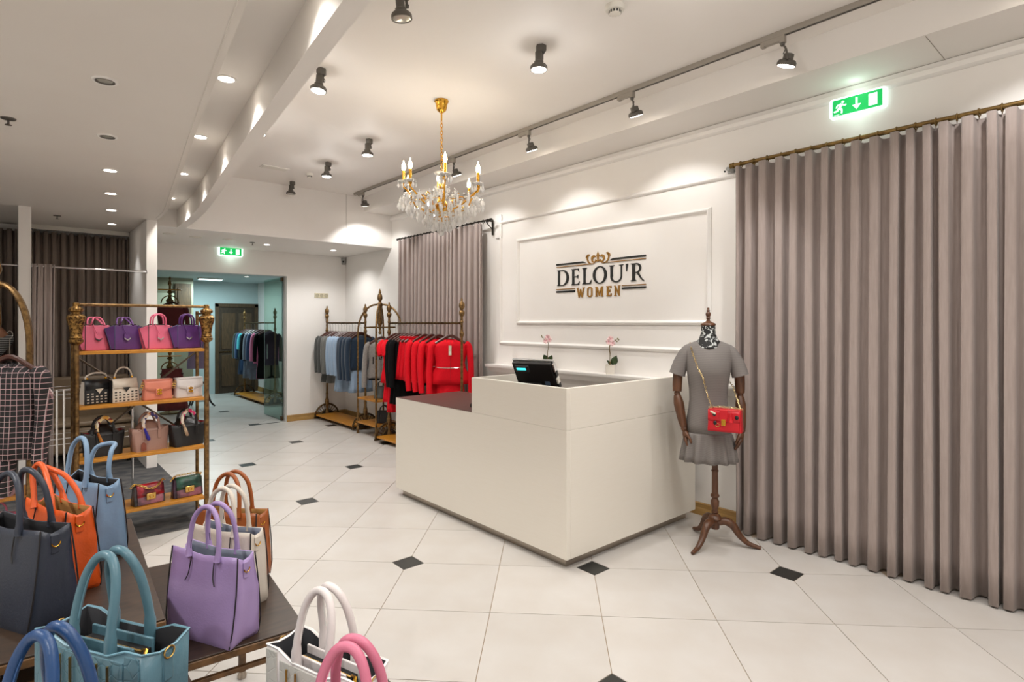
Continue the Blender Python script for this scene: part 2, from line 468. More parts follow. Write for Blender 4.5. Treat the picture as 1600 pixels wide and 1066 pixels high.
_dl = {}
def downlight(x, y, z, label, on=True, watts=None, group='recessed downlights', col=NEUT, angle=110, r=.052, tgt=(0, 0)):
    if not _dl:
        mb = MB(); prof = [(.052, 0), (.05, -.006), (.040, -.006), (.036, .012), (.04, .014)]
        mb.loft([[(a*math.cos(2*PI*j/24), a*math.sin(2*PI*j/24), b) for j in range(24)] for a, b in prof], (False, False), loop=True)
        _dl['ring'] = mb.mesh('bezel', TRIM)
        for o_ in (True, False):
            mb = MB(); mb.lathe([(.037, .008), (.037, -.001), (.02, -.003), (.001, -.0035)], 20); _dl[o_] = mb.mesh('lens', lens_mat(o_))
        mb = MB(); mb.loft([[(a*math.cos(2*PI*j/24), a*math.sin(2*PI*j/24), b) for j in range(24)] for a, b in [(.039, -.007), (.036, -.0075), (.030, -.002), (.033, 0)]], (False, False), loop=True); _dl['dark'] = mb.mesh('gimbal', DARKM)
    t = thing('downlight', label, 'downlight', (x, y, z), 0, group)
    link('bezel', _dl['ring'], t); link('lens', _dl[on], t)
    if not on: link('gimbal', _dl['dark'], t)
    if on: spot_light(t, (0, 0, -.012), (tgt[0], tgt[1], -1), DOWN_W if watts is None else watts, angle, .7, col, .035)
    return t
for (x, y, z), lb in zip([(.855, 3.3, 2.875), (.985, 4.45, 2.875), (1.115, 5.65, 2.875), (1.235, 6.84, 2.875)],
        ['nearest lit downlight in the slot beside the curved beam', 'second nearest lit downlight in the slot beside the beam', 'third lit downlight in the slot beside the curved beam', 'farthest lit downlight in the slot beside the curved beam']):
    downlight(x, y, z, lb, True, 18, 'downlights in the ceiling slot', (1, .97, .9), 120)
for y in (2.1, .9, -.3): downlight(interp(EDGE, y)+.12, y, 2.875, 'lit downlight in the slot in the front part of the shop', True, 13, 'slot downlights behind the camera', (1, .97, .9), 120)
for (x, y), on, lb in zip([(.312, 3.17), (.416, 4.11), (.523, 5.01), (.62, 5.9), (.717, 6.77), (.825, 7.73)], [0, 0, 1, 1, 1, 1],
        ['large unlit downlight nearest in the low grey ceiling', 'smaller unlit downlight second in the low ceiling row', 'first lit downlight after the unlit ones, low ceiling', 'second lit downlight in the low ceiling row', 'third lit downlight in the low ceiling row', 'farthest lit downlight in the low ceiling, before the fitting curtain']):
    downlight(x, y, ZL, lb, bool(on), DOWN_W*.55, 'downlights in the low ceiling', NEUT, 80)
for x in (-.85, -2.4):
    for y in (-2.0, .1, 2.2, 4.4): downlight(x, y, ZL, 'added fill downlight in the low ceiling beyond the left edge', True, DOWN_W*2.6, 'added fill downlights outside the view', angle=140)  # added out of view to brighten the low ceiling and the bags
downlight(2.686, 8.32, ZL, 'small lit downlight in the soffit beside the far exit sign', True, DOWN_W*1.3, 'soffit downlights', NEUT, 140)
downlight(3.663, 8.32, ZL, 'small lit downlight in the soffit near the room corner', True, DOWN_W*1.3, 'soffit downlights', NEUT, 140)

# track with its wall-washing heads
tr = thing('lighting_track', 'long grey lighting track running along the ceiling', 'track', (3.55, 2.1, ZC))
MB().box(-.0175, .0175, -5.2, 5.22, -.032, 0).build('rail', TRACKM, tr, .002)
MB().box(-.006, .006, -5.2, 5.22, -.0335, -.031).build('slot', mat('track_slot', (60, 56, 52), .6), tr)
MB().box(-.019, .019, 5.2, 5.26, -.034, 0).build('end_cap', TRACKM, tr, .002)
MB().box(-.0185, .0185, -1.2, -1.19, -.033, 0).build('joint', DARKM, tr)
_th = {}
def track_head(y, label, on=True, tilt=.42, yaw=0, watts=None, tw=0, ang=102, blend=.45):
    if not _th:
        mb = MB(); mb.box(-.014, .014, -.06, .075, -.03, 0); mb.box(-.016, .016, -.062, -.03, -.044, 0); mb.box(-.016, .016, .062, .085, -.034, -.004); _th['ad'] = mb.mesh('adapter', TRACKM)
        _th['piv'] = MB().lathe([(.014, -.044), (.014, -.056), (.01, -.062)], 12, T(0, -.046, 0)).mesh('pivot', DARKM)
        _th['arm'] = MB().tube(smooth_path([(0, -.046, -.056), (-.02, -.07, -.085), (-.034, -.085, -.125), (-.035, -.09, -.17)], 4), .0065, 6).mesh('arm', DARKM)
        _th['cab'] = MB().tube(smooth_path([(0, -.044, -.058), (.004, -.062, -.08), (-.006, -.06, -.1), (.0, -.05, -.115)], 4), .003, 5).mesh('cable', BLACK)
        mb = MB(); mb.lathe([(.018, .055), (.03, .05), (.031, .02), (.05, .012), (.056, 0), (.056, -.018), (.05, -.019)], 22); _th['head'] = mb.mesh('lamp_head', DARKM)
        for o_ in (True, False):
            mb = MB(); mb.lathe([(.049, -.012), (.049, -.0195), (.03, -.022), (.001, -.0225)], 20); _th[o_] = mb.mesh('lens', lens_mat(o_))
    t = thing('track_spotlight', label, 'spotlight', (3.55, y, ZC-.032), 0, 'track spotlights')
    link('adapter', _th['ad'], t); link('pivot', _th['piv'], t); link('arm', _th['arm'], t); link('cable', _th['cab'], t)
    e = Euler((tw, -tilt, yaw))
    hd = link('lamp_head', _th['head'], t, (.022, -.062, -.165), e)
    link('lens', _th[on], hd)
    if on:
        v = e.to_matrix() @ Vector((0, 0, -1)); p = Vector((.022, -.062, -.165))+v*.045
        spot_light(t, p, p+v, TRACK_W if watts is None else watts, ang, blend, NEUT, .03)
    return t
track_head(1.58, 'nearest glaring track spotlight above the large curtain', tilt=.06, tw=.32, watts=34, ang=64, blend=.7)
track_head(2.71, 'second nearest track spotlight above the mannequin', tilt=.38)
track_head(3.87, 'third track spotlight, lighting the wall logo', tilt=.38)
track_head(5.05, 'track spotlight seen just behind the chandelier', tilt=.38)
track_head(6.05, 'grey track spotlight hidden behind the left chandelier candle', tilt=.38)
track_head(7.16, 'farthest track spotlight at the end of the rail', tilt=.22, tw=.22, watts=16, ang=118, blend=.4)
for y in (.45, -.7, -1.9): track_head(y, 'track spotlight over the curtain beyond the right edge')

# ------------------------------------------------------------ chandelier
GLASS = mat('crystal', (255, 253, 250), .04, trans=.3, ior=1.5, spec=.8)
GLASSC = mat('crystal_cut', (252, 250, 246), .06, trans=.35, ior=1.5)
FLAME = mat('candle_bulb', (255, 240, 215), .3, emit=((255, 226, 178), 22.0))
IVORY = mat('candle_ivory', (236, 206, 140), .35, .4)
ch = thing('chandelier', 'gold and crystal chandelier with candle bulbs over the desk', 'chandelier', (2.596, 3.829, ZC))
MB().lathe([(.001, 0), (.056, 0), (.058, -.012), (.05, -.022), (.045, -.05), (.038, -.08), (.018, -.098), (.008, -.104)], 24).build('canopy', GOLD, ch)
MB().tube([(0, 0, -.1), (0, 0, -.16)], .007, 8).build('canopy_stem', GOLD, ch)
lm = MB()
lk = MB(); pts = [(.0095*math.cos(a), 0, .019*math.sin(a)) for a in [2*PI*i/14 for i in range(14)]]
lk.tube(pts, .0028, 5, closed=True); lkm = lk.mesh('chain_link', GOLD)
for i in range(15): link('chain_link', lkm, ch, (0, 0, -.175-.029*i), (0, 0, (i % 2)*PI/2+.5))
MB().lathe([(.004, -.58), (.012, -.6), (.008, -.615), (.02, -.63), (.03, -.70), (.018, -.74), (.012, -.76), (.03, -.80), (.045, -.83), (.06, -.85), (.045, -.88), (.015, -.9), (.02, -.94), (.008, -.98)], 16).build('centre_column', GOLD, ch)
gb = MB(); gb.loft([[(r*(1+.06*math.cos(8*a))*math.cos(a), r*(1+.06*math.cos(8*a))*math.sin(a), z) for a in [2*PI*j/32 for j in range(32)]] for r, z in [(.012, -.615), (.05, -.6), (.062, -.585), (.056, -.582), (.046, -.594), (.012, -.606)]], (False, False), loop=True)
gb.build('crown_bowl', GLASSC, ch)
MB().lathe([(.014, -.62), (.028, -.66), (.024, -.74), (.034, -.77), (.014, -.78)], 14).build('glass_sleeve', GLASSC, ch)
# crystal drop meshes shared by all pendants
def drop(h, r):
    mb = MB(); rings = []
    for zz, rr in ((0, .08), (-.12*h, .55), (-.55*h, 1.0), (-.85*h, .5), (-h, .06)):
        rings.append([(r*rr*math.cos(2*PI*j/6), r*rr*math.sin(2*PI*j/6)*.55, zz) for j in range(6)])
    mb.loft(rings); mb.ball((0, 0, .007), .006, 6, 4); return mb.mesh('crystal', GLASS, smooth=False)
d1 = drop(.052, .016); d2 = drop(.068, .02); d3 = drop(.036, .011)
bead = MB().ball((0, 0, 0), .0075, 8, 6).mesh('bead', GLASS, smooth=False)
cupm = MB(); cupm.loft([[(r*(1+.05*math.cos(10*a))*math.cos(a), r*(1+.05*math.cos(10*a))*math.sin(a), z) for a in [2*PI*j/30 for j in range(30)]] for r, z in [(.012, 0), (.034, .004), (.046, .014), (.044, .018), (.03, .010), (.012, .008)]], (False, False), loop=True)
cupm = cupm.mesh('drip_bowl', GLASSC)
candm = MB().lathe([(.006, -.03), (.016, -.022), (.011, 0), (.0125, .006), (.0115, .012), (.0115, .082), (.0125, .085), (.008, .09)], 12).mesh('candle', GOLD)
flm = MB().lathe([(.007, .088), (.013, .10), (.016, .115), (.013, .135), (.006, .155), (.0015, .172)], 12).mesh('flame_bulb', FLAME)
def armm(r):
    mb = MB(); p = smooth_path([(.03, 0, -.84), (.10, 0, -.885), (.2, 0, -.87), (r*.82, 0, -.80), (r, 0, -.765), (r, 0, -.74)], 5)
    mb.tube(p, .0065, 6); mb.tube(smooth_path([(.1, 0, -.86), (.13, 0, -.80), (.17, 0, -.79), (.18, 0, -.82), (.155, 0, -.83)], 4), .004, 5); return mb
arms = {}
for k in range(8):
    a = 2*PI*k/8+.28; up = .05 if k % 2 else 0.0; r = .365 if k % 2 == 0 else .30
    if k % 2 not in arms:
        p = smooth_path([(.03, 0, -.84), (.10, 0, -.885), (.2, 0, -.865), (r*.85, 0, -.80+up*.8), (r, 0, -.765+up), (r, 0, -.735+up)], 5)
        mb = MB(); mb.tube(p, .0065, 6); mb.tube(smooth_path([(.10, 0, -.87), (.13, 0, -.79), (.17, 0, -.77), (.185, 0, -.80), (.16, 0, -.82)], 4), .004, 5)
        arms[k % 2] = mb.mesh('arm', GOLD)
    am = link('arm', arms[k % 2], ch, (0, 0, 0), (0, 0, a))
    base = Vector((r, 0, -.735+up))
    link('drip_bowl', cupm, am, base); link('candle', candm, am, base+Vector((0, 0, .012))); link('flame_bulb', flm, am, base+Vector((0, 0, .012)))
    point_light(am, base+Vector((0, 0, .15)), BULB_W, (1, .92, .8), .02)
    for q in range(5):
        b = 2*PI*q/5
        link('crystal', [d3, d1][q % 2], am, base+Vector((.042*math.cos(b), .042*math.sin(b), -.002)), (0, 0, b))
rnd = random.Random(3)
for rr, zz, n, me in ((.335, -.82, 20, d2), (.31, -.79, 16, d1), (.27, -.86, 22, d2), (.23, -.88, 20, d2), (.19, -.915, 20, d2), (.15, -.945, 18, d2), (.11, -.97, 14, d2), (.07, -.995, 10, d2), (.03, -1.0, 5, d2), (.28, -.80, 18, d1), (.2, -.83, 18, d1), (.13, -.86, 14, d1), (.10, -.80, 12, d1), (.06, -.70, 8, d3), (.12, -.74, 10, d3)):
    for q in range(n):
        b = 2*PI*(q+rnd.random()*.4)/n
        link('crystal', me, ch, (rr*math.cos(b), rr*math.sin(b), zz+rnd.uniform(-.012, .012)), (0, 0, b+rnd.uniform(-.5, .5)))
for ring_r, z0, z1, n, strands in ((.33, -.80, -.83, 6, 8), (.19, -.86, -.905, 6, 8)):
    for sidx in range(strands):
        for q in range(n):
            t_ = (q+.5)/n; b0 = 2*PI*sidx/strands; b1 = 2*PI*(sidx+1)/strands
            b = b0+(b1-b0)*t_; sag = .035*(1-(2*t_-1)**2)
            link('bead', bead, ch, (ring_r*math.cos(b), ring_r*math.sin(b), z0-sag))
MB().ball((0, 0, -1.075), .022, 10, 8).build('bottom_ball', GLASS, ch, smooth=False)
# gold rings that carry the pendants
gr = MB()
for rr, zz in ((.19, -.895), (.13, -.935), (.075, -.975), (.25, -.86)):
    gr.tube([(rr*math.cos(2*PI*i/32), rr*math.sin(2*PI*i/32), zz+.02) for i in range(32)], .0028, 5, closed=True)
gr.build('pendant_rings', GOLD, ch)

# ------------------------------------------------------------ small ceiling fittings
def smoke(x, y, z, label, r=.055):
    t = thing('smoke_detector', label, 'detector', (x, y, z))
    MB().lathe([(r, 0), (r, -.018), (r*.92, -.028), (r*.7, -.03)], 24).build('base', PLAST, t)
    MB().lathe([(r*.62, -.028), (r*.6, -.045), (r*.35, -.052), (.001, -.053)], 20).build('sensor_dome', PLAST, t)
    g = MB()
    for k in range(12):
        a = 2*PI*k/12; g.box(r*.52, r*.64, -.004, .004, -.044, -.030, RZ(a))
    g.build('grille', BLACK, t)
smoke(2.56, 2.04, ZC, 'round white smoke detector on the ceiling near the top edge')
smoke(2.675, 6.75, ZC, 'small white sensor on the ceiling beside the air vent', .04)
t = thing('ceiling_vent', 'pale rectangular access panel set in the main ceiling', 'vent', (2.27, 6.76, ZC), 0)
MB().box(-.15, .15, -.07, .07, -.008, 0).build('frame', CEILP, t, .003)
MB().box(-.135, .135, -.055, .055, -.012, -.006).build('flap', PLAST, t, .003)
def sprinkler(x, y, z, label):
    t = thing('sprinkler', label, 'sprinkler', (x, y, z), 0, 'ceiling sprinklers')
    MB().lathe([(.034, 0), (.032, -.006), (.02, -.008)], 18).build('rosette', DARKM, t)
    MB().tube([(0, 0, -.004), (0, 0, -.035)], .005, 6).build('stem', DARKM, t)
    MB().lathe([(.014, -.034), (.016, -.037), (.004, -.039)], 12).build('deflector', DARKM, t)
sprinkler(-.023, 4.1, ZL, 'dark sprinkler in the low ceiling at the left edge')
sprinkler(.335, 7.5, ZL, 'small sprinkler in the low ceiling before the fitting curtain')
sprinkler(2.47, 8.25, ZL, 'small sprinkler in the soffit beside the far exit sign')
for x, y, lb in ((2.138, 8.14, 'round soffit vent just above the far exit sign'), (1.765, 8.2, 'middle round soffit vent'), (1.45, 8.1, 'round soffit vent beside the white partition')):
    t = thing('round_vent', lb, 'vent', (x, y, ZL), 0, 'round soffit vents')
    MB().lathe([(.075, 0), (.07, -.008), (.052, -.008)], 24).build('rim', PLAST, t)
    MB().lathe([(.045, -.004), (.042, -.014), (.001, -.016)], 20).build('disc', PLAST, t)

# ------------------------------------------------------------ exit signs
GREEN = mat('exit_green', (0, 168, 84), .4, emit=((0, 176, 78), .5))
SIGNW = mat('exit_white', (245, 255, 250), .4, emit=((225, 255, 245), .85))
def exit_sign(loc, rz, label, watts):
    t = thing('exit_sign', label, 'exit sign', loc, rz, 'green exit signs')
    w2, h2 = .17, .066
    def rr(a, b, c, k=5):
        o_ = []
        for sx, sy, a0 in ((1, 1, 0), (-1, 1, PI/2), (-1, -1, PI), (1, -1, 3*PI/2)):
            for i in range(k+1):
                q = a0+PI/2*i/k; o_.append((sx*(a-c)+c*math.cos(q), sy*(b-c)+c*math.sin(q)))
        return o_
    M = RX(PI/2)
    MB().prism(rr(w2, h2, .022), 0, .035, M).build('housing', SIGNW, t, .004)
    MB().prism(rr(.148, .054, .003), .035, .0375, M).build('green_panel', GREEN, t)
    # running figure
    f = MB(); z0, z1 = .0375, .039
    def limb(a, b, w_):
        a = Vector(a); b = Vector(b); d = (b-a).normalized(); nn = Vector((-d.y, d.x))*w_
        f.prism([tuple(a-nn), tuple(b-nn), tuple(b+nn), tuple(a+nn)], z0, z1, M)
    f.prism([(-.083+.0085*math.cos(2*PI*i/12), .033+.0085*math.sin(2*PI*i/12)) for i in range(12)], z0, z1, M)
    limb((-.09, .022), (-.106, -.008), .0085); limb((-.09, .02), (-.07, .006), .0045); limb((-.07, .006), (-.062, .014), .004)
    limb((-.094, .02), (-.116, .016), .0045); limb((-.116, .016), (-.124, .0), .004)
    limb((-.106, -.004), (-.088, -.018), .006); limb((-.088, -.018), (-.09, -.042), .005)
    limb((-.108, -.006), (-.118, -.022), .006); limb((-.118, -.022), (-.138, -.024), .005)
    f.build('running_figure', SIGNW, t)
    a = MB(); a.prism([(-.006, .04), (-.006, -.006), (-.026, -.006), (0, -.038), (.026, -.006), (.006, -.006), (.006, .04)], z0, z1, M); a.build('arrow', SIGNW, t)
    MB().prism([(.07, -.038), (.12, -.038), (.12, .038), (.07, .038)], z0, z1, M).build('door_symbol', SIGNW, t)
    MB().box(-.14, -.105, -.0392, -.0375, -.049, -.046).build('maker_line', SIGNW, t)
    for zz in (.1, -.1):
        d = bpy.data.lights.new('sign_glow', 'POINT'); d.energy = watts; d.color = (.72, 1, .88); d.shadow_soft_size = .09
        o_ = bpy.data.objects.new('sign_glow', d); COL.objects.link(o_); o_.parent = t; o_.location = (0, -.09, zz)
exit_sign((XW, 1.327, 3.015), -PI/2, 'green illuminated exit sign above the large curtain rail', .22)
exit_sign((2.412, YF, 2.615), 0, 'small green exit sign over the glass shop doorway', .28)

# ------------------------------------------------------------ wall logo
LBLK = mat('logo_black', (26, 28, 26), .4); LGLD = mat('logo_gold', (156, 112, 42), .4, .2)
lo_ = thing('wall_logo', 'raised black and gold DELOU\'R WOMEN lettering on the panelled wall', 'logo', (XW, 3.565, 0), -PI/2)
def shape2d(name, loops, m, depth=.008):
    cu = bpy.data.curves.new(name, 'CURVE'); cu.dimensions = '2D'; cu.fill_mode = 'BOTH'; cu.extrude = depth/2
    for lp in loops:
        s_ = cu.splines.new('POLY'); s_.points.add(len(lp)-1); s_.use_cyclic_u = True
        for p, q in zip(s_.points, lp): p.co = (q[0], q[1], 0, 1)
    tmp = bpy.data.objects.new(name, cu); COL.objects.link(tmp)
    dg = bpy.context.evaluated_depsgraph_get(); me = bpy.data.meshes.new_from_object(tmp.evaluated_get(dg))
    bpy.data.objects.remove(tmp); me.materials.clear(); me.materials.append(m)
    o_ = bpy.data.objects.new(name, me); COL.objects.link(o_)
    o_.parent = lo_; o_.rotation_euler = (PI/2, 0, 0); o_.location = (0, -depth/2-.0005, 0)
    return o_
def el(cx, cy, rx, ry, a0=0, a1=2*PI, n=36): return [(cx+rx*math.cos(a0+(a1-a0)*i/n), cy+ry*math.sin(a0+(a1-a0)*i/n)) for i in range(n+1)]
def fit(loops, x0, x1, z0, z1): return [[(x0+(x1-x0)*a, z0+(z1-z0)*b) for a, b in lp] for lp in loops]
S = .035   # thin serif
L_D = [[(0, 0), (.5, 0)]+el(.45, .5, .55, .5, -PI/2, PI/2, 20)[1:-1]+[(.5, 1), (0, 1), (0, .97), (.07, .93), (.07, .07), (0, .03)],
       [(.22, .05), (.42, .05)]+el(.42, .5, .38, .45, -PI/2, PI/2, 20)[1:-1]+[(.42, .95), (.22, .95)]]
L_E = [[(0, 0), (.92, 0), (1, .2), (.96, .2), (.8, .06), (.34, .06), (.34, .49), (.72, .49), (.78, .40), (.82, .40), (.82, .62), (.78, .62), (.72, .54), (.34, .54), (.34, .94), (.76, .94), (.88, .82), (.92, .82), (.9, 1), (0, 1), (0, .97), (.1, .93), (.1, .07), (0, .03)]]
L_L = [[(0, 0), (.92, 0), (1, .24), (.96, .24), (.78, .06), (.36, .06), (.36, .93), (.5, .97), (.5, 1), (0, 1), (0, .97), (.13, .93), (.13, .07), (0, .03)]]
L_O = [el(.5, .5, .5, .53, n=40)[:-1], el(.5, .5, .32, .47, n=40)[:-1]]
L_U = [[(0, 1), (0, .97), (.1, .93), (.1, .33)]+el(.5, .33, .4, .35, PI, 2*PI, 16)[1:-1]+[(.9, .33), (.9, .93), (1, .97), (1, 1), (.7, 1), (.7, .97), (.82, .93), (.82, .34)]+el(.52, .34, .3, .28, 0, -PI, 16)[1:-1]+[(.27, .34), (.27, .93), (.38, .97), (.38, 1)]]
L_A = [[(.25, 0), (.5, 0), (1, .9), (.85, 1), (.1, .95)]]
L_R = [[(0, 0), (.42, 0), (.42, .03), (.33, .07), (.33, .45), (.45, .45), (.76, .1), (.9, 0), (1.02, -.03), (1.02, 0), (.86, .12), (.6, .47)]+el(.46, .725, .34, .275, -PI/3, PI/2, 16)[1:-1]+[(.46, 1), (0, 1), (0, .97), (.1, .93), (.1, .07), (0, .03)],
       [(.33, .5), (.42, .5)]+el(.42, .72, .22, .22, -PI/2, PI/2, 14)[1:-1]+[(.42, .94), (.33, .94)]]
zb, zt = 1.943, 2.103
for nm, lp, a, b in (('letter_d', L_D, -.541, -.379), ('letter_e', L_E, -.343, -.234), ('letter_l', L_L, -.199, -.078), ('letter_o', L_O, -.063, .110), ('letter_u', L_U, .136, .304), ('letter_r', L_R, .387, .53)):
    shape2d(nm, fit(lp, a, b, zb, zt), LBLK)
shape2d('apostrophe', fit(L_A, .33, .356, 2.035, 2.106), LBLK)
W_W = [[(0, 1), (0, .94), (.06, .92), (.26, 0), (.4, 0), (.5, .5), (.6, 0), (.74, 0), (.94, .92), (1, .94), (1, 1), (.72, 1), (.72, .94), (.8, .92), (.68, .3), (.56, .86), (.44, .86), (.32, .3), (.2, .92), (.28, .94), (.28, 1)]]
W_O = [el(.5, .78, .5, .24, 0, PI, 14)+el(.5, .22, .5, .24, PI, 2*PI, 14), el(.5, .75, .26, .15, 0, PI, 14)+el(.5, .25, .26, .15, PI, 2*PI, 14)]
W_M = [[(0, 0), (.3, 0), (.3, .07), (.24, .09), (.24, .66), (.44, .08), (.56, .08), (.76, .66), (.76, .09), (.7, .07), (.7, 0), (1, 0), (1, .07), (.94, .09), (.94, .91), (1, .93), (1, 1), (.74, 1), (.5, .38), (.26, 1), (0, 1), (0, .93), (.06, .91), (.06, .09), (0, .07)]]
W_E = [[(0, 0), (1, 0), (1, .28), (.84, .28), (.8, .13), (.4, .13), (.4, .44), (.62, .44), (.64, .36), (.74, .36), (.74, .66), (.64, .66), (.62, .57), (.4, .57), (.4, .87), (.78, .87), (.82, .74), (.97, .74), (.97, 1), (0, 1), (0, .93), (.1, .9), (.1, .1), (0, .07)]]
W_N = [[(0, 0), (.38, 0), (.38, .07), (.3, .09), (.3, .62), (.74, 0), (.9, 0), (.9, .91), (1, .93), (1, 1), (.62, 1), (.62, .93), (.7, .91), (.7, .36), (.24, 1), (0, 1), (0, .93), (.1, .91), (.1, .09), (0, .07)]]
for nm, lp, a, b in (('letter_w', W_W, -.275, -.168), ('letter_o', W_O, -.135, -.069), ('letter_m', W_M, -.032, .066), ('letter_e', W_E, .104, .166), ('letter_n', W_N, .197, .268)):
    shape2d(nm, fit(lp, a, b, 1.816, 1.912), LGLD)
def bar(n_, pts, m): shape2d(n_, [pts], m)
bar('black_bar', [(-.555, 2.154), (-.15, 2.154), (-.19, 2.17), (-.555, 2.17)], LBLK)
bar('black_bar', [(.142, 2.154), (.551, 2.154), (.551, 2.17), (.182, 2.17)], LBLK)
bar('gold_line', [(-.555, 2.133), (-.08, 2.133), (-.08, 2.139), (-.555, 2.139)], LGLD)
bar('gold_line', [(.08, 2.133), (.551, 2.133), (.551, 2.139), (.08, 2.139)], LGLD)
bar('gold_line', [(-.555, 1.904), (-.295, 1.904), (-.295, 1.911), (-.555, 1.911)], LGLD)
bar('gold_line', [(.288, 1.904), (.551, 1.904), (.551, 1.911), (.288, 1.911)], LGLD)
bar('black_bar', [(-.555, 1.874), (-.295, 1.874), (-.295, 1.89), (-.555, 1.89)], LBLK)
bar('black_bar', [(.288, 1.874), (.551, 1.874), (.551, 1.89), (.288, 1.89)], LBLK)
# crown: centre spear, two volutes, two outer horns
shape2d('crown_spear', [[(0, 2.247), (.012, 2.222), (.02, 2.21), (.012, 2.2), (.008, 2.17), (.022, 2.152), (.008, 2.157), (0, 2.15), (-.008, 2.157), (-.022, 2.152), (-.008, 2.17), (-.012, 2.2), (-.02, 2.21), (-.012, 2.222)]], LGLD)
def ribbon(path, ws):
    P = smooth_path([(x, y, 0) for x, y in path], 5); n = len(P); Lf = []; Rt = []
    for i, p in enumerate(P):
        d = (P[min(i+1, n-1)]-P[max(i-1, 0)]).normalized(); w_ = interp([(k/(len(ws)-1), v) for k, v in enumerate(ws)], i/(n-1))
        Lf.append((p.x-d.y*w_, p.y+d.x*w_)); Rt.append((p.x+d.y*w_, p.y-d.x*w_))
    return Lf+Rt[::-1]
for sx in (-1, 1):
    v = [(sx*x, y) for x, y in [(.03, 2.175), (.028, 2.158), (.05, 2.15), (.072, 2.168), (.07, 2.195), (.05, 2.208), (.028, 2.2)]]
    shape2d('crown_volute', [ribbon(v, [.004, .007, .006, .008, .013, .01, .004])], LGLD)
    v = [(sx*x, y) for x, y in [(.045, 2.137), (.085, 2.137), (.118, 2.155), (.133, 2.19), (.124, 2.222), (.1, 2.226)]]
    shape2d('crown_horn', [ribbon(v, [.002, .005, .007, .007, .011, .002])], LGLD)
    v = [(sx*x, y) for x, y in [(.128, 2.222), (.142, 2.212), (.15, 2.196)]]
    shape2d('crown_tip', [ribbon(v, [.008, .006, .001])], LGLD)

# ------------------------------------------------------------ curtains and rods
def curtain_mesh(length, z0, z1, folds, amp_t, amp_b, seed, per=12, top_dip=.018, jitter=.3, nv=14):
    """hangs in the local x-z plane, folds along -y."""
    rn = random.Random(seed); ws = [1+rn.uniform(-jitter, jitter) for _ in range(folds)]; tot = sum(ws)
    ed = [0]
    for q in ws: ed.append(ed[-1]+q/tot)
    am = [rn.uniform(.8, 1.2) for _ in range(folds)]; sway = [rn.uniform(-.02, .02) for _ in range(folds+1)]
    mb = MB(); cols = folds*per
    def fn(u, v):
        c = u*folds; k = min(int(c), folds-1); ph = c-k
        x = (ed[k]+(ed[k+1]-ed[k])*ph)*length
        s_ = math.tanh(2.0*(math.cos(2*PI*ph)+.3))
        zz = z1+(z0-z1)*v
        a = amp_t+(amp_b-amp_t)*min(1, v*1.4)
        a *= am[k]*(1-ph)+am[min(k+1, folds-1)]*ph
        sw = (sway[k]*(1-ph)+sway[k+1]*ph)*v
        y = -a*s_ + .006*math.sin(9*v+k*1.7)*v
        x2 = x + .012*math.sin(4*PI*ph)*.6 + sw
        if v == 0: zz -= top_dip*(1-s_)/2
        return (x2, y, zz)
    mb.grid(fn, cols, nv); return mb
def curtain(name, label, loc, rz, length, z0, z1, folds, at, ab, seed, m=None, **k):
    t = thing(name, label, 'curtain', loc, rz)
    mb = curtain_mesh(length, z0, z1, folds, at, ab, seed, **k)
    o_ = mb.build('fabric', m or CURT, t, solid=.004, ang=80)
    hm = MB(); rn = random.Random(seed)
    return t
def rod(label, loc, rz, length, rings, r=.014, m=None, bracket=(), fin=(True, True), glass_fin=False):
    t = thing('curtain_rod', label, 'curtain rod', loc, rz); m = m or BRASSD
    MB().tube([(0, 0, 0), (length, 0, 0)], r, 12).build('pole', m, t)
    rg = MB(); rg.tube([(0, (r+.006)*math.cos(2*PI*i/16), (r+.006)*math.sin(2*PI*i/16)-.004) for i in range(16)], .0042, 6, closed=True)
    rg.tube([(0, 0, -r-.008), (0, 0, -r-.024)], .0025, 5); rg = rg.mesh('ring', m)
    for k in range(rings): link('ring', rg, t, ((k+.5)/rings*length, 0, 0), (0, 0, ((k*37) % 7-3)*.04))
    for e, on in zip((0, length), fin):
        if on:
            s_ = -1 if e == 0 else 1
            MB().lathe([(r, 0), (r*1.5, .004), (r*1.5, .012), (r*.9, .018), (r*1.3, .026), (r*1.3, .034), (r*.6, .04)], 14, T(e, 0, 0) @ RY(s_*PI/2)).build('finial', m, t)
    for bx in bracket:
        b = MB(); b.tube(smooth_path([(bx, 0, -r), (bx, .04, -.05), (bx, .09, -.09), (bx, .098, -.12)], 4), .006, 6); b.box(bx-.012, bx+.012, .094, .1, -.16, .02); b.tube([(bx, 0, 0), (bx, .1, 0)], .008, 8)
        b.build('bracket', m, t)
    return t
# large curtain on the right: local x runs towards the camera (-Y)
curtain('curtain', 'large floor-length taupe curtain with deep folds on the right', (XW-.13, 2.10, 0), -PI/2, 3.3, .012, 2.738, 34, .030, .05, 11, per=12)
rod('aged brass curtain rod with rings above the large curtain', (XW-.12, 2.13, 2.757), -PI/2, 3.4, 34, .0155, mat('rod_brass', (146, 118, 70), .35, .8, var=(30, (100, 78, 44), .25)), (.1, 1.7, 3.3))
fb = thing('finial_block', 'white wall bracket with a clear disc at the large rod\'s end', 'bracket', (XW, 2.20, 2.75), -PI/2)
MB().lathe([(.001, 0), (.045, 0), (.045, .012), (.02, .016), (.016, .09), (.001, .092)], 20, RX(PI/2)).build('disc', mat('acrylic', (240, 240, 236), .1, trans=.6), fb)
MB().ball((-.045, -.05, -.005), .008, 8, 6).build('screw', BLACK, fb)
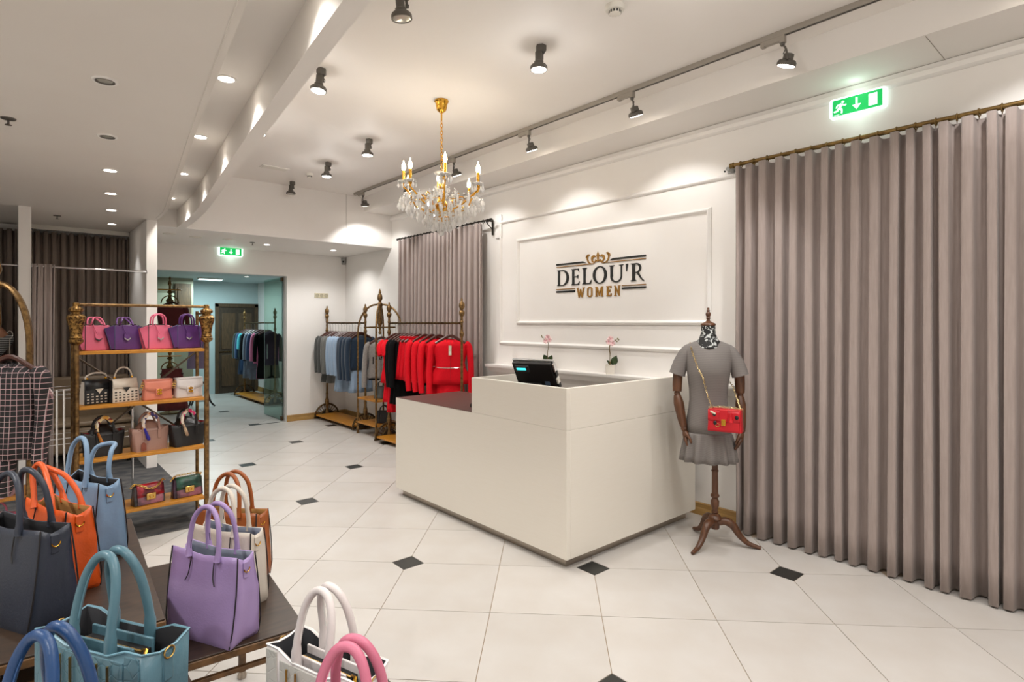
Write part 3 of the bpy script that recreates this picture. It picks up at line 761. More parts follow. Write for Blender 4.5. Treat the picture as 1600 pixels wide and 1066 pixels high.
# far curtain behind the red clothes
curtain('curtain', 'narrower taupe curtain behind the rack of red clothes', (XW-.13, 7.07, 0), -PI/2, 1.87, .02, 2.728, 19, .030, .042, 23, per=12)
rod('dark curtain rod above the far curtain beside the chandelier', (XW-.12, 7.13, 2.745), -PI/2, 2.06, 26, .011, mat('rod_black', (46, 42, 36), .4, .6), (1.99,))
bp = thing('rod_backplate', 'white wall plate holding the far curtain rod\'s bracket', 'wall plate', (XW, 5.04, 2.70), -PI/2)
MB().prism([(-.045, -.16), (.045, -.16), (.055, -.15), (.055, .1), (.045, .11), (-.045, .11), (-.055, .1), (-.055, -.15)], 0, .02, RX(PI/2)).build('plate', TRIM, bp, .004)
sn = thing('motion_sensor', 'small grey security sensor in the far ceiling corner', 'sensor', (XW-.045, YF-.02, 2.6), -.6)
MB().loft([[(-.03, .03, -.06), (.03, .03, -.06), (.03, -.0, -.055), (-.03, -.0, -.055)], [(-.033, .03, .05), (.033, .03, .05), (.033, -.03, .045), (-.033, -.03, .045)]]).build('case', mat('sensor_grey', (150, 150, 146), .5), sn, .006)
MB().ball((0, -.012, -.01), .016, 10, 6).build('lens', BLACK, sn)
ws = thing('wall_socket', 'three-gang cream socket plate on the far wall above the grey clothes', 'socket', (3.80, YF, 2.01), 0)
MB().box(-.115, .115, -.012, 0, -.04, .04).build('plate', mat('cream_plastic', (214, 206, 180), .4), ws, .004)
for k in (-1, 0, 1): MB().lathe([(.001, .0125), (.024, .0125), (.026, .016), (.03, .016), (.03, .012)], 16, T(k*.074, 0, 0) @ RX(PI/2)).build('socket_face', mat('cream_dark', (178, 170, 146), .5), ws)

# ------------------------------------------------------------ reception desk
dk = thing('reception_desk', 'cream L-shaped reception counter with a lower dark-topped end', 'counter', (2.62, 2.47, 0))
DX, DY, LOW, HIGH, YS = 1.5, 2.13, .885, 1.15, .99
p = MB(); p.box(0, .035, 0, DY, .065, LOW-.001); p.build('front_panel', LAM, dk, .002)
MB().box(0, .035, 0, YS, LOW+.0002, HIGH).build('upper_front_panel', LAM, dk, .002)
MB().box(.0352, DX, 0, .035, .065, LOW-.001).build('side_panel', LAM, dk, .002)
MB().box(.0352, DX, 0, .035, LOW+.0002, HIGH).build('upper_side_panel', LAM, dk, .002)
MB().box(.06, DX-.06, .05, .07, 0, .064).build('plinth', STEEL, dk)
MB().box(.045, .06, .05, DY-.05, 0, .064).build('plinth', STEEL, dk)
MB().box(.036, .72, YS+.002, DY, LOW-.028, LOW).build('desktop', WENGE, dk, .001)
MB().box(.0, .0355, YS+.002, DY, LOW-.0008, LOW+.0008).build('desktop_edge', WENGE, dk)
MB().box(.036, .72, .036, YS, .72, .745).build('work_surface', WENGE, dk)
MB().box(.036, DX, .036, .5, .70, .7195).build('return_surface', LAM, dk)
MB().box(.036, .72, YS-.02, YS, .7455, HIGH).build('inner_upright', LAM, dk, .002)
MB().box(.036, .72, DY-.02, DY-.0005, .065, LOW-.03).build('end_panel', LAM, dk)

# touch-screen till seen from behind
ps = thing('till_terminal', 'black touchscreen till seen from behind over the counter edge', 'till', (2.95, 3.1, .745), R(-70))
Mh = T(0, 0, .425) @ RX(R(33)); Mi = Mh
def tb(mb, *a): return mb.box(*a, M=Mh)
tb(MB(), -.168, .168, .012, .03, -.15, .135).build('screen_bezel', mat('bezel_silver', (176, 176, 176), .3, .5), ps, .004)
hs = tb(MB(), -.16, .16, -.022, .012, -.145, .125).build('rear_housing', BLACK, ps, .006)
dsp = tb(MB(), -.135, -.02, -.036, -.022, .055, .11).build('customer_display', mat('display_case', (48, 48, 50), .3), ps, .003)
tb(MB(), -.12, -.045, -.0375, -.036, .074, .092).build('display_glow', mat('cyan_glow', (40, 210, 220), .3, emit=((60, 225, 235), 1.6)), dsp)
MB().loft([[(-.09, .0, .425-.13), (.06, .0, .425-.13), (.05, .05, .425-.05), (-.075, .05, .425-.05)], [(-.12, -.06, .0), (.1, -.06, .0), (.1, .14, 0), (-.12, .14, 0)]]).build('foot', BLACK, ps, .004)
tb(MB(), -.08, .045, -.055, -.022, -.14, -.05).build('hinge_cover', mat('hinge_grey', (52, 52, 54), .35), ps, .006)
tb(MB(), .075, .115, -.0235, -.022, -.07, -.035).build('sticker', mat('sticker_blue', (96, 120, 150), .4), ps)
for z0, z1, m in ((.05, .12, CHROME), (0, .045, BLACK), (-.06, -.012, PLAST), (-.10, -.064, BLACK), (-.14, -.104, CHROME)):
    tb(MB(), .168, .182, -.016, .02, z0, z1).build('side_port', m, ps, .002)
sc = thing('barcode_scanner', 'black barcode scanner lying on the dark desktop', 'scanner', (2.80, 3.56, LOW), R(25))
MB().loft([[(x*w_, y, .004+(z+.5)*h_) for x, z in ((-.5, -.5), (.5, -.5), (.5, .3), (.3, .5), (-.3, .5), (-.5, .3))] for y, w_, h_ in ((-.07, .05, .035), (-.03, .07, .06), (.02, .06, .06), (.07, .04, .045), (.1, .036, .03))]).build('body', BLACK, sc, .004)
MB().box(-.022, .022, -.0735, -.0705, .01, .03).build('scan_window', CHROME, sc)

# ------------------------------------------------------------ orchids on the ledge
POT = mat('white_ceramic', (226, 220, 210), .5, bump=(30, .3), stretch=(1, 1, 6))
LEAF = mat('orchid_leaf', (52, 74, 34), .35, var=(14, (36, 54, 24), .3)); STEM = mat('orchid_stem', (112, 92, 50), .5)
PETAL = mat('orchid_petal', (240, 196, 200), .6, var=(18, (248, 224, 222), .3)); PINKC = mat('orchid_heart', (226, 120, 146), .5); BUD = mat('orchid_bud', (112, 104, 44), .5)
def leaf_mesh(L_, W_, bend):
    mb = MB()
    mb.grid(lambda u, v: (W_*(u-.5)*2*math.sin(PI*min(1, .06+.94*v))**.7*(.6+.4*math.sin(PI*v)), -bend*v*v+.012*((u-.5)*2)**2, L_*v), 6, 8); return mb
def orchid(loc, rz, label, flip, big):
    t = thing('orchid', label, 'plant', loc, rz, 'orchids on the ledge')
    pt = MB(); prof = [(.036, 0)]
    for k in range(7):
        z = .008+k*.011; prof += [(.0375+.0006*k, z), (.0395+.0006*k, z+.005)]
    prof += [(.044, .088), (.037, .088), (.036, .07)]
    pt.loft([[(r*s_[0], r*s_[1], z) for s_ in [(1, -.86), (1, .86), (.86, 1), (-.86, 1), (-1, .86), (-1, -.86), (-.86, -1), (.86, -1)]] for r, z in prof], (True, True)); pt.build('pot', POT, t, ang=30)
    if big: ls = [((.03, 0, .08), (-.2, .35, .3), .095, .034, .02), ((0, .01, .08), (.1, -.4, -.8), .05, .018, .02)]
    else: ls = [((-.01, 0, .08), (-.1, -.5, .2), .072, .026, .015), ((.012, .005, .08), (-.1, .45, -.3), .066, .02, .015), ((0, .02, .08), (.2, .1, .9), .05, .018, .02)]
    for lc, rt, L_, W_, bd in ls: leaf_mesh(L_, W_, bd).build('leaf', LEAF, t, loc=lc, rot=rt, solid=.002, ang=80)
    sx = -1 if flip else 1
    MB().tube(smooth_path([(.0, 0, .075), (.006*sx, 0, .16), (-.004*sx, 0, .24), (.01*sx, -.005, .285), (.03*sx, -.01, .31)], 5), .0032, 6).build('stem', STEM, t)
    if big: MB().tube([(-.004, 0, .07), (-.006, 0, .27)], .002, 5).build('support_stick', STEM, t)
    pm = MB(); pm.grid(lambda u, v: ((u-.5)*.036*math.sin(PI*(.12+.86*v)), -.012*v+.008*((u-.5)*2)**2, .032*v), 4, 5); pm = pm.mesh('petal', PETAL)
    for fx, fy, fz, ry in ((-.012, -.012, .300, 0), (.02, -.02, .288, .5), (.004, -.002, .325, -.4)):
        fl_ = MB().ball((0, 0, 0), .007, 8, 5).build('flower_heart', PINKC, t, loc=(fx*sx, fy-.006, fz), rot=(0, ry, 0))
        for q in range(5): link('petal', pm, fl_, (0, 0, 0), (.25, 2*PI*q/5, 0))
    bt = MB(); bt.tube(smooth_path([(.02*sx, -.01, .308), (.05*sx, -.012, .315), (.075*sx, -.012, .33)], 4), .0018, 5); bt.build('bud_stalk', STEM, t)
    for bx, bz in ((.05, .312), (.062, .302), (.068, .328), (.078, .318)) if big else ((.055, .326), (.066, .338)):
        MB().ball((bx*sx, -.012, bz), .0065, 8, 5, sc=(1, 1, 1.2)).build('bud', BUD, t)
orchid((XW-.075, 4.17, 1.091), R(-50), 'pale pink orchid in a white pot nearest the till', True, False)
orchid((XW-.075, 3.36, 1.091), R(-50), 'pink orchid with one big upright leaf, right of the till', False, True)

# ------------------------------------------------------------ fitting rooms on the left
struct('wall_partition_right', MB().box(1.065, 1.165, 7.15, 8.5, 0, ZL), PAINT, bevel=.002)
struct('wall_partition_left', MB().box(.03, .125, 7.09, 8.5, 0, ZL), PAINT, bevel=.002)
struct('wall_fitting_back', MB().box(XL, 1.165, 8.5, 8.6, 0, ZL), PAINT)
def drape(label, x0, x1, y, z0, z1, folds, seed, m, a=.03, jitter=.3):
    return curtain('fitting_curtain', label, (x0, y, 0), 0, x1-x0, z0, z1, folds, a*.8, a, seed, m, per=8, jitter=jitter, nv=8)
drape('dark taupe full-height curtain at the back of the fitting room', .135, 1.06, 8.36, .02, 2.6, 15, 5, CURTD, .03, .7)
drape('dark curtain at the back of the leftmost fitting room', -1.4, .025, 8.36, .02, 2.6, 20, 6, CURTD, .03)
drape('gathered taupe fitting-room curtain bunched against the left partition', .13, .30, 7.1, .05, 2.13, 7, 8, CURT, .03)
t = thing('curtain_rail', 'chrome rail across the fitting room behind the bag shelf', 'rail', (.595, 7.1, 2.105))
MB().tube([(-.465, 0, 0), (.465, 0, 0)], .011, 10).build('tube', CHROME, t)
for s_ in (-1, 1): MB().lathe([(.022, 0), (.022, .006), (.013, .012)], 14, T(s_*.47, 0, 0) @ RY(-s_*PI/2)).build('end_socket', CHROME, t)
t = thing('curtain_rail', 'short chrome rail left of the partition at the picture edge', 'rail', (-.7, 7.1, 2.105))
MB().tube([(-.7, 0, 0), (.728, 0, 0)], .011, 10).build('tube', CHROME, t)
t = thing('ceiling_track_strip', 'pale ceiling curtain track over the dark fitting curtain', 'rail', (.6, 8.34, ZL))
MB().box(-.46, .46, -.03, .03, -.05, 0).build('profile', PLAST, t, .003)
RUG = mat('rug_grey', (88, 86, 84), .95, var=(6.5, (50, 52, 56), .13), stretch=(1, 1.7, 1), bump=(160, .5))
rg = MB().box(-2.6, 1.2, 4.88, 7.75, 0.0, .008).build('rug', RUG, None, .002); tag(rg, 'charcoal mottled rug under the bag shelf', 'rug')
# tan bench and chrome rack behind the shelf
TAN = mat('tan_leather', (124, 106, 84), .45, bump=(80, .2))
b = thing('bench', 'tan upholstered bench with a high back behind the bag shelf', 'bench', (.62, 7.95, 0))
MB().box(-.42, .42, -.3, .3, .16, .44).build('seat_cushion', TAN, b, .03)
MB().box(-.42, .42, .18, .32, .44, .95).build('backrest', TAN, b, .03)
MB().box(-.40, .40, -.31, .3, .445, .50).build('top_cushion', TAN, b, .02)
for sx in (-.36, .36):
    for sy in (-.24, .24): MB().lathe([(.02, 0), (.025, .16)], 10, T(sx, sy, 0)).build('leg', BLACK, b)
c = thing('chrome_rack', 'chrome wire clothes stand behind the bag shelf', 'rack', (.42, 6.35, 0), R(4))
for x in (-.14, -.09, .42): MB().tube([(x, 0, 0), (x, 0, .98)], .009, 8).build('upright', CHROME, c)
for x in (-.3,): MB().tube([(x, .3, 0), (x, .3, .98)], .012, 8).build('upright', CHROME, c)
for z in (.98, .94, .9, .55, .5):
    MB().tube([(-.36, 0, z), (.42, 0, z)], .0032, 6).build('wire', CHROME, c); MB().tube([(-.3, .3, z), (.42, .3, z)], .0032, 6).build('wire', CHROME, c)

# ------------------------------------------------------------ clothes
HANG = mat('hanger_wood', (70, 36, 26), .35); WIRE = mat('hook_wire', (150, 146, 140), .25, 1.0)
def cloth(name, col, var=None, **k): return mat(name, col, .82, var=(60, var or tuple(max(0, c-14) for c in col), .35), sheen=.2, **k)
GDK = cloth('cloth_charcoal', (74, 76, 74)); GMD = cloth('cloth_grey', (104, 104, 100)); LBL = cloth('cloth_pale_blue', (150, 172, 196)); NVY = cloth('cloth_navy', (18, 44, 66))
RED = mat('cloth_red', (216, 6, 30), .85, var=(60, (200, 4, 24), .35), spec=.25); BLK = mat('cloth_black', (15, 15, 16), .95, spec=.15, var=(60, (11, 11, 12), .35)); TWD = cloth('cloth_tweed', (142, 136, 130), (110, 106, 102))
PLAID = stripes('cloth_plaid', (22, 19, 20), [(0, .031, .004, (128, 94, 98)), (2, .033, .004, (152, 108, 112)), (0, .031, .0014, (196, 182, 180)), (2, .033, .0014, (204, 182, 180))])
_hg = {}
def hanger_mesh():
    if not _hg:
        mb = MB(); mb.tube(smooth_path([(-.17, -.012, -.19), (-.1, -.004, -.145), (0, 0, -.1), (.1, -.004, -.145), (.17, -.012, -.19)], 4), [.011]*17, 6, flat=1.5); _hg['bar'] = mb.mesh('hanger', HANG)
        mb = MB(); mb.tube([(0, 0, -.1), (0, 0, .01)]+[(0, .022*math.cos(a), .036+.024*math.sin(a)) for a in [-PI/2+PI*1.35*i/9 for i in range(10)]], .0022, 5); _hg['hook'] = mb.mesh('hook', WIRE)
    return _hg
def garment_body(w, length, flare, depth, folds, fold_amp, waist=.9, peplum=None, top=-.13, neck=.05, seed=0, n=28):
    rn = random.Random(seed); ph = rn.uniform(0, 6)
    rings = []; zs = [0, .03, .08, .16, .28, .4, .52, .64, .76, .88, 1.0]
    for i, s_ in enumerate(zs):
        z = top-(length)*s_
        if i == 0: a, b_, sl = w*.96, .012, .082
        elif i == 1: a, b_, sl = w*1.0, depth*.62, .075
        elif i == 2: a, b_, sl = w*.99, depth*.9, .045
        else:
            k = (s_-.16)/.84; wv = 1-(1-waist)*math.sin(PI*min(1, k*1.1))**2
            a = w*(1+(flare-1)*max(0, k-.45)/.55)*wv; b_ = depth*(1+.5*k*(flare-.6)); sl = .02*(1-k)
            if peplum and s_ > peplum: a *= 1+.25*(s_-peplum)/(1-peplum)
        ring = []
        for j in range(n):
            th = 2*PI*j/n; c_ = math.cos(th); sn_ = math.sin(th)
            x = a*math.copysign(abs(c_)**.75, c_); y = b_*math.copysign(abs(sn_)**.8, sn_)
            f_ = fold_amp*max(0, s_-.25)*math.cos(folds*th+ph+2*s_)
            y += f_*(1 if sn_ >= 0 else -1)*abs(sn_)**.3; x += f_*.35*c_
            zz = z-sl*(abs(x)/w)**1.4
            if i <= 1 and abs(x) < neck and sn_ < 0: zz -= .035*(1-(x/neck)**2)
            ring.append((x, y, zz))
        rings.append(ring)
    mb = MB(); mb.loft(rings, (True, False)); return mb
def garment(loc, rz, m, label, cat='jacket', w=.185, length=.52, sleeve=.52, flare=1.05, depth=.055, folds=7, amp=.017, peplum=None, waist=.9, lower=None, extras=None, group=None, name=None, sl_r=.047, seed=0, hook=True):
    t = thing(name or ('hanging_'+cat), label, cat, (loc[0], loc[1], loc[2]-.045), rz, group); h_ = hanger_mesh()
    if hook:
        hg_ = link('hanger', h_['bar'], t); link('hook', h_['hook'], hg_)
    garment_body(w, length, flare, depth, folds, amp, waist, peplum, seed=seed).build('body', m, t, ang=70, solid=.003)
    if sleeve:
        for sx in (-1, 1):
            k = 1 if sleeve > .3 else .7
            P = smooth_path([(sx*(w-.03), 0, -.195), (sx*(w+.012), -.006, -.235), (sx*(w+.034), -.022, -.2-sleeve*.45), (sx*(w+.036), -.05, -.2-sleeve*.8), (sx*(w+.034), -.064, -.2-sleeve)], 4)
            MB().tube(P, [sl_r*(.75 if i == 0 else 1.12-.3*i/16*k) for i in range(len(P))], 10, flat=.8).build('sleeve', m, t, ang=70)
    if lower:
        lm_, lw, z0, z1, lf = lower
        mb = MB(); rings = []
        for i in range(7):
            s_ = i/6; rings.append([((lw*(1+(lf-1)*s_))*math.cos(th)+.012*s_*math.cos(9*th)*math.cos(th), (.035+.03*s_)*math.sin(th)+.014*s_*math.cos(9*th), z0+(z1-z0)*s_) for th in [2*PI*j/36 for j in range(36)]])
        mb.loft(rings, (True, False)); mb.build('skirt', lm_, t, ang=70, solid=.002)
    if extras: extras(t)
    return t
def skirt(loc, rz, m, label, w=.15, z0=-.12, z1=-.6, flare=1.25, group=None, cat='skirt'):
    t = thing('hanging_'+cat, label, cat, (loc[0], loc[1], loc[2]-.045), rz, group); h_ = hanger_mesh()
    hg_ = link('hanger', h_['bar'], t); link('hook', h_['hook'], hg_)
    mb = MB(); rings = []
    for i in range(8):
        s_ = i/7; rings.append([((w*(1+(flare-1)*s_))*math.cos(th)+.012*s_*math.cos(8*th)*math.cos(th), (.03+.03*s_)*math.sin(th)+.016*s_*math.cos(8*th), z0+(z1-z0)*s_) for th in [2*PI*j/36 for j in range(36)]])
    mb.loft(rings, (True, False)); mb.build('body', m, t, ang=70, solid=.002)
    MB().tube([(w*1.01*math.cos(th), .032*math.sin(th), z0) for th in [2*PI*j/24 for j in range(24)]], .008, 6, closed=True).build('waistband', m, t)
    return t

# ------------------------------------------------------------ brass clothes racks
POSTP = [(.03, .06), (.034, .10), (.022, .13), (.018, .16), (.026, .19), (.034, .25), (.03, .30), (.02, .33), (.018, .38), (.024, .395), (.018, .41), (.016, .43)]
FINP = [(.014, 1.40), (.022, 1.42), (.026, 1.44), (.02, 1.46), (.015, 1.48), (.015, 1.56), (.022, 1.575), (.016, 1.59), (.015, 1.63), (.024, 1.645), (.033, 1.67), (.03, 1.69), (.016, 1.705), (.02, 1.715), (.034, 1.745), (.032, 1.775), (.016, 1.80), (.010, 1.81), (.013, 1.825), (.004, 1.84)]
_rk = {}
def rack(loc, rz, L, label, rail_z=1.56):
    t = thing('clothes_rack', label, 'clothes rack', loc, rz, 'brass clothes racks')
    if not _rk:
        _rk['post'] = MB().lathe(POSTP+FINP, 14).mesh('post', BRASS)
        mb = MB(); mb.tube(arc((0, 0, .03), .2, 0, PI, 20, 'yz'), .014, 8); mb.tube(arc((0, 0, .03), .11, 0, PI, 14, 'yz'), .008, 6)
        for k in range(1, 12):
            a = PI*k/12; mb.tube([(0, .11*math.cos(a), .03+.11*math.sin(a)), (0, .19*math.cos(a), .03+.19*math.sin(a))], .005, 5)
        mb.box(-.01, .01, -.215, .215, .015, .035); _rk['arch'] = mb.mesh('arched_foot', BRASSD)
        mb = MB(); mb.loft([[(x, .1*math.cos(a), .03+.1*math.sin(a)) for a in [PI*i/12 for i in range(13)]] for x in (-.006, .006)], (True, True)); _rk['plate'] = mb.mesh('foot_plate', mat('dark_iron', (44, 36, 28), .6, .4))
    for s_ in (-1, 1):
        p_ = link('post', _rk['post'], t, (s_*L/2, 0, 0)); link('arched_foot', _rk['arch'], p_); link('foot_plate', _rk['plate'], p_)
    rl = MB(); rl.tube([(-L/2, 0, rail_z), (L/2, 0, rail_z)], .012, 8)
    n = int(L/.07)
    for k in range(n): rl.tube([(-L/2+(k+.5)*L/n-.012, 0, rail_z), (-L/2+(k+.5)*L/n+.012, 0, rail_z)], .0155, 8)
    rl.build('hanging_rail', BRASSD, t)
    MB().box(-L/2+.012, L/2-.012, -.19, .19, .05, .075).build('base_board', HONEY, t, .004)
    return t
RA = rack((3.88, 8.38, 0), PI/2, 1.36, 'far brass clothes rack holding grey, pale blue and navy clothes')
RB = rack((3.77, 5.98, 0), PI/2, 1.64, 'brass clothes rack behind the counter holding red and black clothes')
GA = 'clothes on the far rack'; zr = 1.56
jack = [(8.93, GDK, 'charcoal jacket nearest the far wall on the far rack', 'j'), (8.83, GDK, 'second charcoal jacket on the far rack, with skirt', 's'), (8.72, GMD, 'mid-grey jacket beside the charcoal ones', 'j'), (8.62, GMD, 'mid-grey jacket with a grey skirt below it', 's'),
        (8.5, LBL, 'first pale blue jacket after the grey ones', 'j'), (8.41, LBL, 'second pale blue jacket on the far rack', 'j'), (8.32, LBL, 'third pale blue jacket, over a pleated skirt', 's'), (8.23, LBL, 'pale blue jacket beside the navy clothes', 's'),
        (8.12, NVY, 'navy ruffled blouse next to the pale blue jackets', 'n'), (8.03, NVY, 'navy blouse with long hanging sleeve', 'n'), (7.93, NVY, 'dark navy jacket near the rack\'s front post', 'n'), (7.84, NVY, 'frontmost navy garment over a pale blue skirt', 'ns')]
for k, (y, m, lb, kd) in enumerate(jack):
    low = None
    if kd == 's': low = (m, .15, -.55, -1.0 if m is LBL else -.9, 1.25)
    if kd == 'ns': low = (LBL, .15, -.55, -.98, 1.25)
    garment((3.88, y, zr), R(-12+(k % 3)*5), m, lb, 'blouse' if 'blouse' in lb else 'jacket', w=.19, length=.5 if m is not NVY else .52, sleeve=.55 if m is not NVY else .6, lower=low, group=GA, seed=k, depth=.045)
GB = 'clothes on the red rack'
for k, (y, lb) in enumerate([(6.62, 'red short-sleeved dress at the far end of the red rack'), (6.52, 'second red short-sleeved dress with cap sleeves')]):
    garment((3.77, y, zr), R(-12+k*5), RED, lb, 'dress', w=.18, length=.6, sleeve=.17, flare=1.1, folds=8, amp=.016, lower=(RED, .15, -.66, -1.1 if k else -.98, 1.1), group=GB, seed=20+k, sl_r=.055)
for k, (y, lb) in enumerate([(6.42, 'black jacket between the red dresses and red skirts'), (6.34, 'second black jacket over a long black skirt')]):
    garment((3.77, y, zr), R(-10), BLK, lb, w=.185, length=.52, sleeve=.56, lower=(BLK, .15, -.5, -.98, 1.2), group=GB, seed=30+k)
for k, (y, lb) in enumerate([(6.24, 'red flared skirt beside the black jackets'), (6.15, 'second red flared skirt in the row'), (6.06, 'third red flared skirt beside the red jackets')]):
    skirt((3.77, y, zr), R(-28), RED, lb, .14, -.13, -.66, 1.35, GB)
def zipline(t):
    z = -.13-.52*.62
    MB().tube([(.165*math.cos(a), -.045-.028*abs(math.sin(a)), z-.012*abs(math.sin(a))) for a in [PI+PI*i/14 for i in range(15)]], .003, 5).build('zip', CHROME, t)
    MB().tube([(.004, -.066, -.2), (.004, -.078, -.44), (.006, -.07, -.62)], .0018, 4).build('front_seam', mat('seam_red', (150, 6, 26), .8), t)
    for sx in (-1, 1): MB().tube([(sx*.045, -.03, -.15), (sx*.03, -.055, -.2), (.004, -.068, -.3)], .003, 5).build('neckline', mat('seam_red', (150, 6, 26), .8), t)
    MB().tube(arc((0, -.012, -.155), .04, PI, 2*PI, 10), .006, 6).build('inner_collar', mat('lining_red', (176, 40, 60), .7), t)
def pricetag(t):
    MB().box(-.016, .016, -.091, -.089, -.32, -.21).build('price_tag', mat('paper_tag', (214, 204, 180), .7), t)
    MB().tube([(0, -.05, -.17), (0, -.09, -.21)], .001, 4).build('tag_string', WIRE, t)
    MB().box(-.012, .012, -.0925, -.0912, -.31, -.275).build('tag_label', PLAST, t)
for k, (y, rr, lb) in enumerate([(5.92, -8, 'fourth red jacket from the front of the rack'), (5.77, -8, 'third red jacket from the front of the rack'), (5.62, -12, 'second red jacket, just behind the frontmost'), (5.38, -38, 'frontmost red peplum jacket with a price tag')]):
    def ex(t, k=k):
        zipline(t)
        if k == 3: pricetag(t)
    garment((3.77, y, zr), R(rr), RED, lb, w=.2, length=.52, sleeve=.56, peplum=.62, waist=.82, lower=(RED, .15, -.6, -1.0, 1.15) if k >= 2 else None, group=GB, seed=40+k, extras=ex, depth=.06)

# ------------------------------------------------------------ arched brass display carts
def cart(loc, rz, label, sx=.2, sy=.28, shelves=(.13, .5), bars=True, pr=.0135):
    t = thing('display_cart', label, 'display cart', loc, rz, 'arched brass carts')
    for k, (a, b_) in enumerate(((-1, -1), (1, -1), (1, 1), (-1, 1))):
        x, y = a*sx, b_*sy
        P = [(x, y, 0), (x, y, .8), (x, y, 1.42)]+[(x*(1-u)**.0 * (1-(1-math.cos(u*PI/2))*.86), y*(1-(1-math.cos(u*PI/2))*.86), 1.42+.40*math.sin(u*PI/2)) for u in [i/8 for i in range(1, 9)]]
        pl = MB().tube(P, pr, 8).build('pole', BRASS, t)
        MB().lathe([(.02, 0), (.022, .012), (.012, .03), (.022, .05), (.024, .07), (.014, .09), (.02, .11), (.014, .125)], 12, T(x, y, 0)).build('foot', BRASS, pl)
    MB().lathe([(.012, 1.40), (.022, 1.42), (.012, 1.45), (.02, 1.5), (.035, 1.56), (.032, 1.66), (.02, 1.73), (.024, 1.78), (.04, 1.80), (.042, 1.83), (.022, 1.85), (.018, 1.865), (.03, 1.885), (.038, 1.91), (.032, 1.95), (.016, 1.98), (.02, 1.995), (.014, 2.01), (.005, 2.04)], 16).build('centre_finial', BRASS, t)
    if bars:
        MB().tube([(-sx*1.2, 0, 1.5), (sx*1.2, 0, 1.5)], .011, 8).build('cross_bar', BRASS, t); MB().tube([(0, -sy*1.1, 1.5), (0, sy*1.1, 1.5)], .011, 8).build('cross_bar', BRASS, t)
    for z in shelves: MB().box(-sx-.01, sx+.01, -sy-.01, sy+.01, z-.012, z+.012).build('shelf', HONEYY, t, .004)
    return t
cart((3.87, 7.24, 0), 0, 'arched brass cart between the two clothes racks', .2, .27, (.16, .5))
def tweed(t):
    MB().box(-.16, .17, -.068, -.062, -.68, -.655).build('hem_trim', BLK, t)
    for sx in (-1, 1):
        MB().box(sx*.1-.006, sx*.1+.006, -.068, -.06, -.46, -.36).build('pocket_trim', BLK, t)
        MB().tube([(sx*.05, -.03, -.15), (sx*.05, -.06, -.25), (.006*sx, -.066, -.4)], .005, 5).build('lapel', BLK, t)
    for z in (-.34, -.46): MB().ball((.04, -.068, z), .009, 8, 5).build('button', BLK, t)
garment((3.83, 7.12, 1.5), R(-40), TWD, 'grey tweed jacket with black trims on the arched cart', w=.19, length=.55, sleeve=.58, extras=tweed, group='jackets on the arched cart', seed=51)
garment((3.93, 7.3, 1.5), R(-40), TWD, 'plain second tweed jacket behind on the arched cart', w=.19, length=.55, sleeve=.56, group='jackets on the arched cart', seed=52)

# left cart with the plaid shirt
LC = cart((-.095, 5.0, 0), R(-2), 'arched brass cart at the left edge holding the plaid shirt', .175, .15, (.2, .44), False, .0175)
def plaidx(t):
    for sx in (-1, 1): MB().tube([(sx*.045, -.03, -.14), (sx*.035, -.06, -.2), (.004*sx, -.066, -.3)], .006, 5).build('collar', PLAID, t)
    MB().tube([(.0, -.066, -.2), (.0, -.07, -.66)], .003, 4).build('placket', BLK, t)
garment((-.02, 4.72, 1.5), R(-38), PLAID, 'black and pink plaid shirt hanging on the left cart', 'shirt', w=.185, length=.6, sleeve=.55, depth=.07, extras=plaidx, sl_r=.052, seed=60, amp=.022)
garment((-.2, 4.86, 1.5), R(-38), PLAID, 'second plaid shirt behind, its sleeve hanging lower at the left edge', 'shirt', w=.21, length=.66, sleeve=.75, depth=.06, sl_r=.06, seed=61)

# ------------------------------------------------------------ room beyond the glass doorway
gd = thing('glass_door', 'open frameless glass door leaf in the far doorway', 'door', (OX1-.03, YF+.1, 0), PI/2)
MB().box(.01, .86, -.005, .005, .012, OZ-.015).build('pane', GLASSG, gd)
for z in (.012, OZ-.075): MB().box(0, .09, -.012, .012, z, z+.06).build('patch_fitting', BRASSD, gd, .003)
MB().tube([(.80, -.03, .95), (.80, -.03, 1.2)], .01, 8).build('pull_handle', CHROME, gd)
MB().box(.005, .012, -.006, .006, .07, OZ-.08).build('edge', mat('glass_edge', (40, 58, 50), .2), gd)
o = MB().box(OX1-.55, OX1-.1, YF+.02, YF+.05, 0, .003).build('door_threshold', mat('dark_strip', (40, 40, 38), .5), None); tag(o, 'thin dark threshold strip on the floor of the doorway', 'threshold')
dr = thing('door_1', 'old panelled wooden double door at the end of the far room', 'door', (3.78, YR, 0)); dr['kind'] = 'structure'
OLD = mat('old_wood', (96, 72, 46), .6, var=(8, (58, 42, 26), .3), stretch=(5, 5, 1))
fr = MB(); fr.box(-.46, -.39, -.05, 0, 0, 1.98); fr.box(.36, .43, -.05, 0, 0, 1.98); fr.box(-.46, .43, -.05, 0, 1.91, 1.99); fr.build('door_frame', OLD, dr, .004)
MB().box(-.39, .36, -.025, 0, 0, 1.91).build('door_leaf', mat('old_wood_dark', (70, 54, 38), .6, var=(8, (44, 33, 22), .3), stretch=(5, 5, 1)), dr)
for x0, x1 in ((-.33, -.05), (.02, .30)):
    for z0, z1 in ((.15, .85), (.98, 1.78)): MB().box(x0, x1, -.04, -.024, z0, z1).build('panel', OLD, dr, .008)
MB().box(-.39, .36, -.032, -.024, .90, .93).build('iron_band', BRASSD, dr)
RD = rack((3.72, 12.0, 0), PI/2, 1.9, 'brass clothes rack in the room beyond the doorway')
